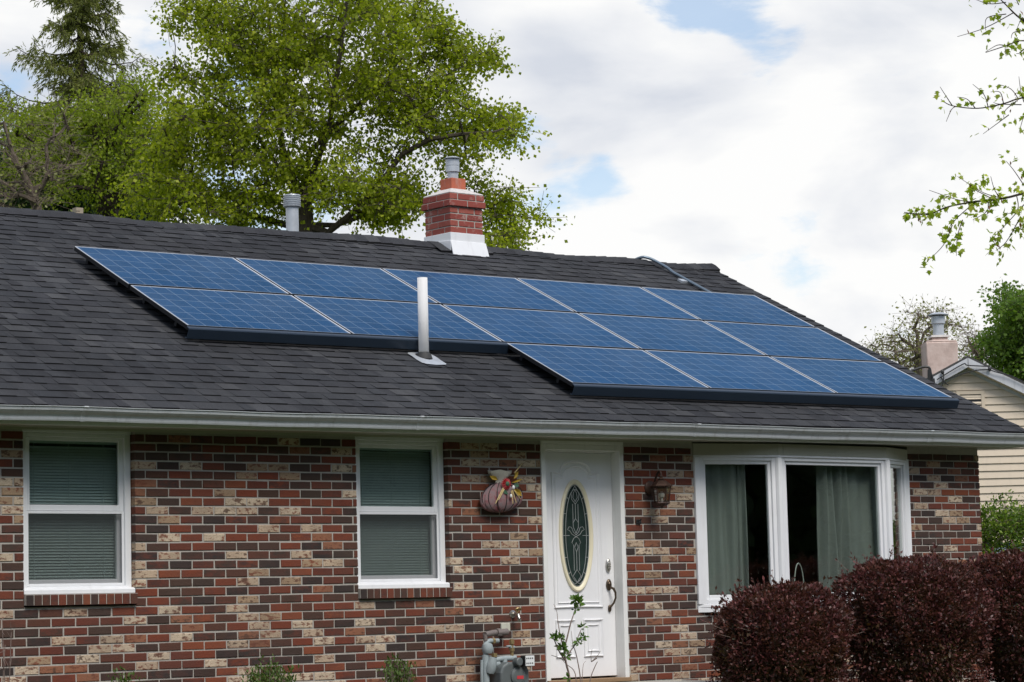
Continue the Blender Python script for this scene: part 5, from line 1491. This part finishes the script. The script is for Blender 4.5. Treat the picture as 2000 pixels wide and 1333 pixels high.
    build('flue_cap', m, MAT['galv'], chn)
    # service mast fittings and cables on the gable
    sm = MB()
    def g3(px_, py_, w=-.26):
        c_ = Vector(D(px_, py_, 45)); d_ = c_ - CAM; k = ((ap + ew*w) - CAM).dot(ew)/d_.dot(ew); return CAM + d_*k
    for pts in (((1838, 760), (1843, 740), (1842, 727)), ((1848, 750), (1838, 738)), ((1840, 744), (1852, 752)), ((1846, 742), (1900, 725), (1932, 722)), ((1932, 722), (1945, 727), (1975, 735), (2010, 752)), ((1830, 742), (1880, 712), (1890, 714), (1930, 716))):
        sm.tube(smooth_path([g3(*p) for p in pts], 4), .010, 6)
    for px_, py_ in ((1841, 727), (1933, 721)): sm.ellipsoid(g3(px_, py_), (.03, .03, .045), 10, 8)
    o = build('service_cable', sm, MAT['black'], loc=tuple(g3(1842, 727)))
    tag(o, 'black power cables and insulators strung across the neighbour\'s gable', 'cable')
    wm = MB()
    wm.tube(smooth_path([g3(1772, 728, -1.2), g3(1800, 718, -1.2), g3(1814, 718, -1.2), g3(1818, 730, -1.2), g3(1821, 742, -1.2), g3(1823, 800, -1.2)], 6), .022, 8)
    wm.tube([g3(1815, 722, -1.2), g3(1815, 745, -1.2)], .03, 8); wm.tube([g3(1821, 740, -1.2), g3(1822, 750, -1.2)], .04, 8)
    o = build('service_mast', wm, MAT['black'], loc=tuple(g3(1823, 800, -1.2)))
    tag(o, 'curved black weatherhead pipe in front of the neighbour\'s pinkish chimney', 'mast')
neighbour()

# wooden stub behind the ridge
pb = D(152, 407, 36); m = MB(); m.box((pb[0]-.055, pb[1]-.055, .1), (pb[0]+.055, pb[1]+.055, pb[2])); m.box((pb[0]-.062, pb[1]-.062, pb[2]-.05), (pb[0]+.0, pb[1]-.0555, pb[2]-.02))
tag(build('wooden_post', m, MAT['wood'], loc=(pb[0], pb[1], .1), bevel=.01), 'grey weathered wooden post top peeking over the roof ridge at the left', 'post')

# ------------------------------------------------------------------ trees
def blob(rng, c, r, n, lo=.0, power=.45):
    d = rng.normal(size=(n, 3)); d /= np.linalg.norm(d, axis=1)[:, None]
    return np.array(c) + d*(rng.uniform(lo, 1, n)**power)[:, None]*np.array(r)
def axes_pts(dist, lst):
    return [D(a, b, dist + (c_ if len(q) > 2 else 0)) for q in lst for a, b, c_ in [(*q, 0)[:3]]]
# big maple behind the house
rng = np.random.default_rng(101); dm_ = 46.0
RVEC, UVEC, FVEC = np.array(r0), np.array(r1), np.array(r2)
def cl_lobe(rng, px_, py_, rx, ry, n, dist, depth, power=.5, lo=0):
    """leaf-cluster points in an ellipsoid whose size is given in picture units at that distance"""
    s = dist/5101.28; c = D(px_, py_, dist)
    d = rng.normal(size=(n, 3)); d /= np.linalg.norm(d, axis=1)[:, None]; d *= (rng.uniform(lo, 1, n)**power)[:, None]
    return c + d[:, :1]*RVEC*rx*s + d[:, 1:2]*UVEC*ry*s + d[:, 2:]*FVEC*depth
lob = [(620, 60, 250, 150, 80), (480, 120, 150, 110, 40), (760, 130, 170, 120, 46), (880, 130, 60, 60, 12), (950, 112, 45, 18, 7), (600, 240, 220, 120, 62), (820, 230, 150, 70, 34), (930, 240, 90, 45, 16), (1000, 262, 35, 22, 5),
       (420, 270, 110, 70, 30), (370, 230, 80, 50, 16), (450, 395, 160, 50, 36), (330, 370, 90, 45, 20), (330, 300, 60, 50, 12), (560, 350, 130, 60, 26), (700, 380, 110, 70, 30), (780, 400, 70, 60, 16), (900, 340, 45, 50, 9), (965, 400, 36, 55, 9), (1000, 440, 36, 40, 8), (1040, 425, 18, 10, 2), (945, 480, 60, 30, 9),
       (620, -160, 230, 130, 40), (420, 20, 60, 50, 10), (360, 40, 40, 40, 5), (700, 20, 150, 60, 18), (860, 60, 60, 40, 9), (340, 150, 30, 30, 5)]
cls = np.concatenate([cl_lobe(rng, a, b, c_, d_, int(n_*1.2), dm_, 2.2 if c_ > 70 else .9) for a, b, c_, d_, n_ in lob])
tb = D(598, 470, dm_)
trunk = [(tb[0], tb[1], .1), (tb[0], tb[1], 3.0), (tb[0]+.05, tb[1], 5.5), D(597, 440, dm_), D(598, 400, dm_), D(600, 360, dm_), D(603, 300, dm_-.2), D(610, 210, dm_-.3), D(614, 110, dm_-.2), D(618, 0, dm_), D(622, -110, dm_)]
def limb(k0, dd, *pp): return (k0, [D(a, b, dm_ + dd*(i+1)/len(pp)) for i, (a, b) in enumerate(pp)])
limbs = [limb(4, .7, (575, 355), (552, 290), (540, 210), (532, 110), (522, 0), (515, -90)), limb(5, -.9, (622, 310), (642, 250), (655, 170), (668, 80), (680, -20)), limb(3, -.8, (640, 455), (690, 415), (745, 355), (785, 302), (840, 272), (905, 262), (965, 258)),
         limb(3, .6, (560, 440), (505, 425), (450, 412), (395, 395)), limb(4, .9, (570, 370), (520, 290), (470, 230), (425, 195)), limb(6, .9, (650, 250), (720, 190), (790, 140), (850, 110), (930, 110)), limb(3, .5, (660, 440), (740, 410), (830, 395), (940, 400), (1000, 420))]
tree('maple_tree', (tb[0], tb[1], .1), trunk, cls, rng, 'tall bright green spreading tree behind the roof, left of the brick chimney', MAT['maple'], MAT['bark_maple'], ntw=7, tlen=.50, nleaf=15, lsize=.068, spread=.075, limbs=limbs, upness=.12, droop=.55, expo=.66, r_base=.165, r_tip=.008, twig_r=.006, aspect=.85, group=None)
# dense mixed green tree left
rng = np.random.default_rng(102); dd_ = 53.0
lob = [(110, 255, 100, 60, 30), (190, 230, 90, 50, 28), (255, 230, 70, 75, 30), (60, 290, 80, 70, 26), (230, 330, 90, 80, 36), (300, 300, 60, 60, 20), (150, 330, 140, 80, 46), (40, 230, 40, 30, 8), (285, 180, 30, 40, 9)]
cls = np.concatenate([cl_lobe(rng, a, b, c_, d_, int(n_*1.15), dd_, 2.2) for a, b, c_, d_, n_ in lob])
tb = D(215, 480, dd_)
trunk = [(tb[0], tb[1], .1), (tb[0], tb[1], 4), D(212, 430, dd_), D(200, 340, dd_), D(190, 250, dd_)]
tree('linden_tree', (tb[0], tb[1], .1), trunk, cls, rng, 'dense mid green leafy tree filling the left, below the spruce', MAT['dense'], MAT['bark_dark'], ntw=6, tlen=.45, nleaf=13, lsize=.068, spread=.08, upness=.12, droop=.5, r_base=.25, twig_r=.005, aspect=.7)
# dark evergreen low at the left
rng = np.random.default_rng(103); de_ = 57.0
lob = [(190, 380, 100, 70, 60), (100, 390, 110, 70, 60), (260, 400, 60, 50, 34), (20, 360, 80, 90, 40), (150, 320, 120, 50, 40)]
cls = np.concatenate([cl_lobe(rng, a, b, c_, d_, n_, de_, 1.6) for a, b, c_, d_, n_ in lob])
tb = D(140, 480, de_)
tree('dark_evergreen', (tb[0], tb[1], .1), [(tb[0], tb[1], .1), (tb[0], tb[1], 3), D(140, 440, de_), D(140, 340, de_)], cls, rng, 'very dark evergreen just above the roof ridge at the left', MAT['ever'], MAT['bark_dark'], ntw=7, tlen=.5, nleaf=14, lsize=.16, spread=.12, r_base=.25, twig_r=0, aspect=.5)
# half-bare tree at the far left
rng = np.random.default_rng(104); db_ = 40.0
cls = np.concatenate([cl_lobe(rng, a, b, c_, d_, n_, db_, .9) for a, b, c_, d_, n_ in ((40, 330, 90, 60, 26), (110, 250, 40, 60, 12), (10, 380, 60, 30, 18), (60, 380, 60, 25, 12), (120, 330, 60, 40, 10), (-30, 260, 60, 60, 10))])
tb = D(76, 470, db_)
trunk = [(tb[0], tb[1], .1), (tb[0], tb[1], 3), D(76, 440, db_), D(72, 405, db_), D(62, 375, db_), D(45, 340, db_), D(25, 300, db_), D(8, 240, db_)]
brz = [D(66, 385, db_), D(90, 350, db_), D(92, 310, db_), D(115, 275, db_), D(130, 245, db_), D(135, 205, db_), D(118, 290, db_), D(60, 285, db_), D(42, 250, db_)]
cls = np.concatenate([np.array(brz), cls])
tree('half_bare_tree', (tb[0], tb[1], .1), trunk, cls, rng, 'nearly bare brown forked tree at the left edge just above the ridge', MAT['sparse'], MAT['bark_grey'], ntw=5, tlen=.5, nleaf=1, lsize=.06, spread=.05, r_base=.085, r_tip=.006, twig_r=.004)
# spruce
def spruce():
    rg = np.random.default_rng(105); ds = 60.0
    b_ = D(158, 480, ds); apex = D(157, -165, ds)
    t = thing('spruce_tree', (b_[0], b_[1], .1), 'tall thin spruce with drooping olive branches at the upper left', 'tree')
    mb = MB(); zt2 = apex[2]; zb_ = .1
    mb.tube([(b_[0], b_[1], zb_), (b_[0], b_[1], 8.0), (b_[0]+.03, b_[1], 13), (b_[0], b_[1], zt2)], [.32, .22, .10, .015], 9)
    P_, A_ = [], []
    z = 9.6
    while z < zt2 - .1:
        L0 = .25 + (zt2 - z)*.50*rg.uniform(.85, 1.1)
        for k in range(rg.integers(4, 7)):
            a_ = rg.uniform(0, 6.28); L = L0*rg.uniform(.5, 1.08)
            ca, sa = math.cos(a_), math.sin(a_)
            pts = []
            for q in range(7):
                s = q/6
                pts.append(np.array([b_[0] + ca*L*s, b_[1] + sa*L*s, z + L*(-.28*math.sin(s*2.2) + .22*s*s)]) + rg.normal(size=3)*.02)
            mb.tube(pts, [.030 - .024*q/6 for q in range(7)], 4, cap=False)
            for q in range(1, 7):
                for _ in range(int(2 + 3*min(1, L))):
                    s_ = pts[q-1] + (pts[q] - pts[q-1])*rg.uniform()
                    side = rg.choice([-1, 1]); dv = np.array([ca*.5 - side*sa*.6, sa*.5 + side*ca*.6, -rg.uniform(.2, 1.3)]); dv /= np.linalg.norm(dv)
                    tl = rg.uniform(.18, .5); e_ = s_ + dv*tl
                    mb.tube([s_, e_], [.006, .003], 3, cap=False)
                    n_ = int(tl*44); tt = rg.uniform(0, 1.05, n_)[:, None]
                    P_.append(s_ + (e_ - s_)*tt + rg.normal(size=(n_, 3))*.015); A_.append(np.repeat(dv[None], n_, 0)*1.3)
            n_ = 14; tt = rg.uniform(.6, 1.0, n_)[:, None]; P_.append(pts[4] + (pts[6] - pts[4])*tt + rg.normal(size=(n_, 3))*.03); A_.append(np.repeat((pts[6]-pts[5])[None], n_, 0)*3)
        z += rg.uniform(.22, .36)
    build('trunk', mb, MAT['bark_dark'], t, smooth=True)
    v, f = leaf_arrays(np.concatenate(P_), .12, rg, axis=np.concatenate(A_), droop=.2, aspect=.22); np_build('crown', v, f, MAT['needle'], t)
spruce()
# right-hand background trees
rng = np.random.default_rng(106); dr = 75.0
cls = np.concatenate([cl_lobe(rng, a, b, c_, d_, n_, dr, 1.4) for a, b, c_, d_, n_ in ((1790, 650, 60, 50, 34), (1740, 690, 45, 40, 24), (1840, 640, 35, 40, 18), (1780, 700, 70, 30, 24), (1710, 690, 20, 30, 6), (1800, 610, 50, 15, 10), (1880, 640, 15, 20, 4))])
tb = D(1795, 800, dr)
tree('thin_spring_tree', (tb[0], tb[1], .1), [(tb[0], tb[1], .1), (tb[0], tb[1], 3), D(1795, 760, dr), D(1793, 700, dr), D(1792, 650, dr)], cls, rng, 'thin spring tree with few pale leaves behind the neighbour\'s chimney', MAT['sparse'], MAT['bark_grey'], ntw=5, tlen=.6, nleaf=3, lsize=.085, spread=.15, r_base=.12, r_tip=.010, twig_r=.007)
rng = np.random.default_rng(107); dr = 80.0
cls = np.concatenate([cl_lobe(rng, a, b, c_, d_, n_, dr, 1.2) for a, b, c_, d_, n_ in ((1905, 670, 32, 28, 30), (1925, 690, 30, 30, 20), (1890, 690, 20, 20, 10))])
tb = D(1912, 800, dr)
tree('bare_spring_tree', (tb[0], tb[1], .1), [(tb[0], tb[1], .1), (tb[0], tb[1], 3), D(1912, 760, dr), D(1910, 710, dr)], cls, rng, 'small leafless tree showing above the beige gable\'s right slope', MAT['sparse'], MAT['bark_grey'], ntw=6, tlen=.6, nleaf=1, lsize=.09, spread=.1, r_base=.12, r_tip=.009, twig_r=.007)
rng = np.random.default_rng(108); dr = 62.0
cls = np.concatenate([cl_lobe(rng, a, b, c_, d_, n_, dr, 1.8) for a, b, c_, d_, n_ in ((2000, 660, 55, 90, 60), (1985, 600, 30, 40, 16), (1955, 650, 22, 35, 12), (1945, 690, 18, 16, 6), (2080, 640, 80, 110, 60), (1990, 720, 40, 40, 22), (1950, 600, 8, 15, 3))])
tb = D(2030, 850, dr)
tree('full_green_tree', (tb[0], tb[1], .1), [(tb[0], tb[1], .1), (tb[0], tb[1], 3), D(2030, 780, dr), D(2028, 700, dr), D(2025, 620, dr)], cls, rng, 'full dark green tree at the right edge behind the beige house', MAT['rightdense'], MAT['bark_dark'], ntw=6, tlen=.5, nleaf=15, lsize=.10, spread=.09, upness=.15, r_base=.25, twig_r=.005)
# near maple whose branches reach in from the right
def near_maple():
    rg = np.random.default_rng(109); dn = 13.0
    tb = D(2330, 900, dn)
    t = thing('near_maple', (tb[0], tb[1], ground_z(tb[0], tb[1])), 'nearby maple reaching thin leafy branches in from the right edge', 'tree')
    mb = MB(); P_, A_ = [], []; S_ = []
    z0 = ground_z(tb[0], tb[1])
    tk = [np.array([tb[0], tb[1], z0 - .1]), np.array([tb[0], tb[1], z0 + 1.2]), D(2325, 600, dn), D(2310, 350, dn), D(2290, 120, dn), D(2280, -100, dn)]
    mb.tube([V(*p) for p in tk], [.12, .10, .09, .07, .05, .03], 10)
    def twig(pts, ra, rb):
        q = smooth_path([V(*p) for p in pts], 5); mb.tube(q, [ra + (rb-ra)*i/(len(q)-1) for i in range(len(q))], 5, cap=False); return q
    def J(a, b, dd=0): return D(a, b, dn + dd)
    def cluster(c, n_, rr_, sz=1):
        d_ = rg.normal(size=(n_, 3)); d_ /= np.linalg.norm(d_, axis=1)[:, None]
        P_.append(c + d_*rr_*rg.uniform(.2, 1, n_)[:, None]); A_.append(d_*.6)
    def branch(main, ra, subs, dens, dd=0):
        q = twig([J(*p, dd) for p in main], ra, .002)
        for (sx, sy), (ex_, ey_), n_ in subs:
            a_, e_ = J(sx, sy, dd), J(ex_, ey_, dd + rg.uniform(-.15, .15)); md = a_*.5 + e_*.5 + rg.normal(size=3)*.02
            tq = twig([a_, md, e_], .003, .0012)
            for k in range(n_): cluster(np.array(tq[rg.integers(2, len(tq))]) + rg.normal(size=3)*.022, dens, .03)
    # lowest, leafiest branch
    branch([(2315, 400), (2150, 385), (2040, 372), (1960, 388), (1900, 395), (1850, 405), (1810, 420), (1766, 415)], .009,
           [((1960, 388), (1870, 345), 7), ((1900, 395), (1815, 372), 6), ((1850, 405), (1800, 435), 7), ((1820, 418), (1764, 418), 8), ((1905, 395), (1850, 450), 8), ((1860, 440), (1812, 510), 9), ((1880, 430), (1868, 500), 8), ((1930, 392), (1900, 430), 7), ((1960, 390), (1935, 345), 6), ((2010, 378), (1965, 315), 6), ((2000, 400), (1935, 470), 8), ((1990, 430), (1945, 490), 5), ((2030, 400), (1985, 450), 7), ((1940, 390), (1900, 375), 7), ((1985, 380), (1960, 420), 6), ((2040, 370), (2000, 330), 6)], 4)
    # middle thin branch
    branch([(2305, 330), (2150, 240), (2050, 190), (1995, 192), (1960, 203), (1910, 212), (1860, 207), (1838, 195)], .006,
           [((1860, 207), (1836, 170), 2), ((1905, 212), (1870, 190), 4), ((1930, 210), (1900, 165), 3), ((1960, 203), (1935, 180), 4), ((1990, 195), (1950, 165), 4), ((1870, 208), (1848, 238), 2), ((1985, 198), (1960, 230), 3), ((1970, 225), (1920, 262), 4), ((2000, 200), (1990, 150), 4), ((2010, 210), (1990, 260), 5), ((1995, 205), (1940, 200), 4)], 2, .2)
    # top branches
    branch([(2285, 60), (2150, 90), (2050, 70), (1995, 38), (1965, 10), (1945, -10)], .009, [((1980, 25), (1870, 72), 5), ((1965, 28), (1925, 60), 3), ((2000, 40), (1985, 60), 5), ((2010, 60), (1975, 75), 4), ((1965, 5), (1900, -3), 6), ((1990, 10), (1985, 0), 3)], 2, -.2)
    branch([(2295, 180), (2150, 130), (2060, 100), (2000, 80), (1965, 90), (1925, 103)], .006, [((1990, 82), (1965, 110), 4), ((2010, 85), (1985, 105), 6), ((1965, 90), (1925, 102), 2)], 2, 0)
    cl_ = []
    for _ in range(150):
        d_ = rg.normal(size=3); d_ /= np.linalg.norm(d_); d_ *= rg.uniform(.2, 1)**.4
        c_ = np.array([tb[0] + .5, tb[1] - .4, 6.4]) + d_*np.array([1.9, 1.9, 1.7]); cl_.append(c_)
    for _ in range(40):
        cl_.append(np.array([tb[0] + rg.uniform(.15, 1.6), tb[1] - rg.uniform(.1, 1.5), rg.uniform(2.6, 4.8)]))
    tk2 = [tk[4], tk[5], tk[5] + np.array([.05, -.05, .8]), tk[5] + np.array([.1, -.1, 2.0])]
    nd_, pr_, en_ = skeleton(tk2, cl_, rg); wood_mesh(mb, nd_, pr_, .003, .045)
    for c_ in cl_:
        for _ in range(3): cluster(c_ + rg.normal(size=3)*.16, 7, .06)
    build('trunk', mb, MAT['bark_maple'], t, smooth=True)
    P_ = np.concatenate(P_); A_ = np.concatenate(A_); k = rg.uniform(size=len(P_)) < .93
    v, f = leaf_arrays(P_[k], .029, rg, 'palm', A_[k], droop=.45, upness=.5); np_build('crown', v, f, MAT['near'], t)
    v, f = leaf_arrays(P_[~k], .026, rg, 'rhomb', A_[~k]*0, droop=1.5, aspect=.45); tag(np_build('seeds', v, f, MAT['seed'], t), kind='stuff')
near_maple()
# far tree belt across the street (only its reflection shows in the window glass)
def belt():
    rg = np.random.default_rng(110); P_ = []
    for k in range(190):
        x = rg.uniform(-50, 75); c = np.array([x, -40 + rg.uniform(-4, 4), rg.uniform(3, 11)]); r = np.array([4.5, 3, rg.uniform(4.5, 7)])
        P_.append(blob(rg, c, r, 1200))
    P_ = np.concatenate(P_); P_ = P_[P_[:, 2] > -.5]
    v, f = leaf_arrays(P_, .75, rg, aspect=.8)
    o = np_build('far_trees', v, f, MAT['ever'], loc=(10, -40, -.6))
    tag(o, 'dark green belt of trees across the street, seen only in the window reflections', 'trees', kind='stuff')
belt()
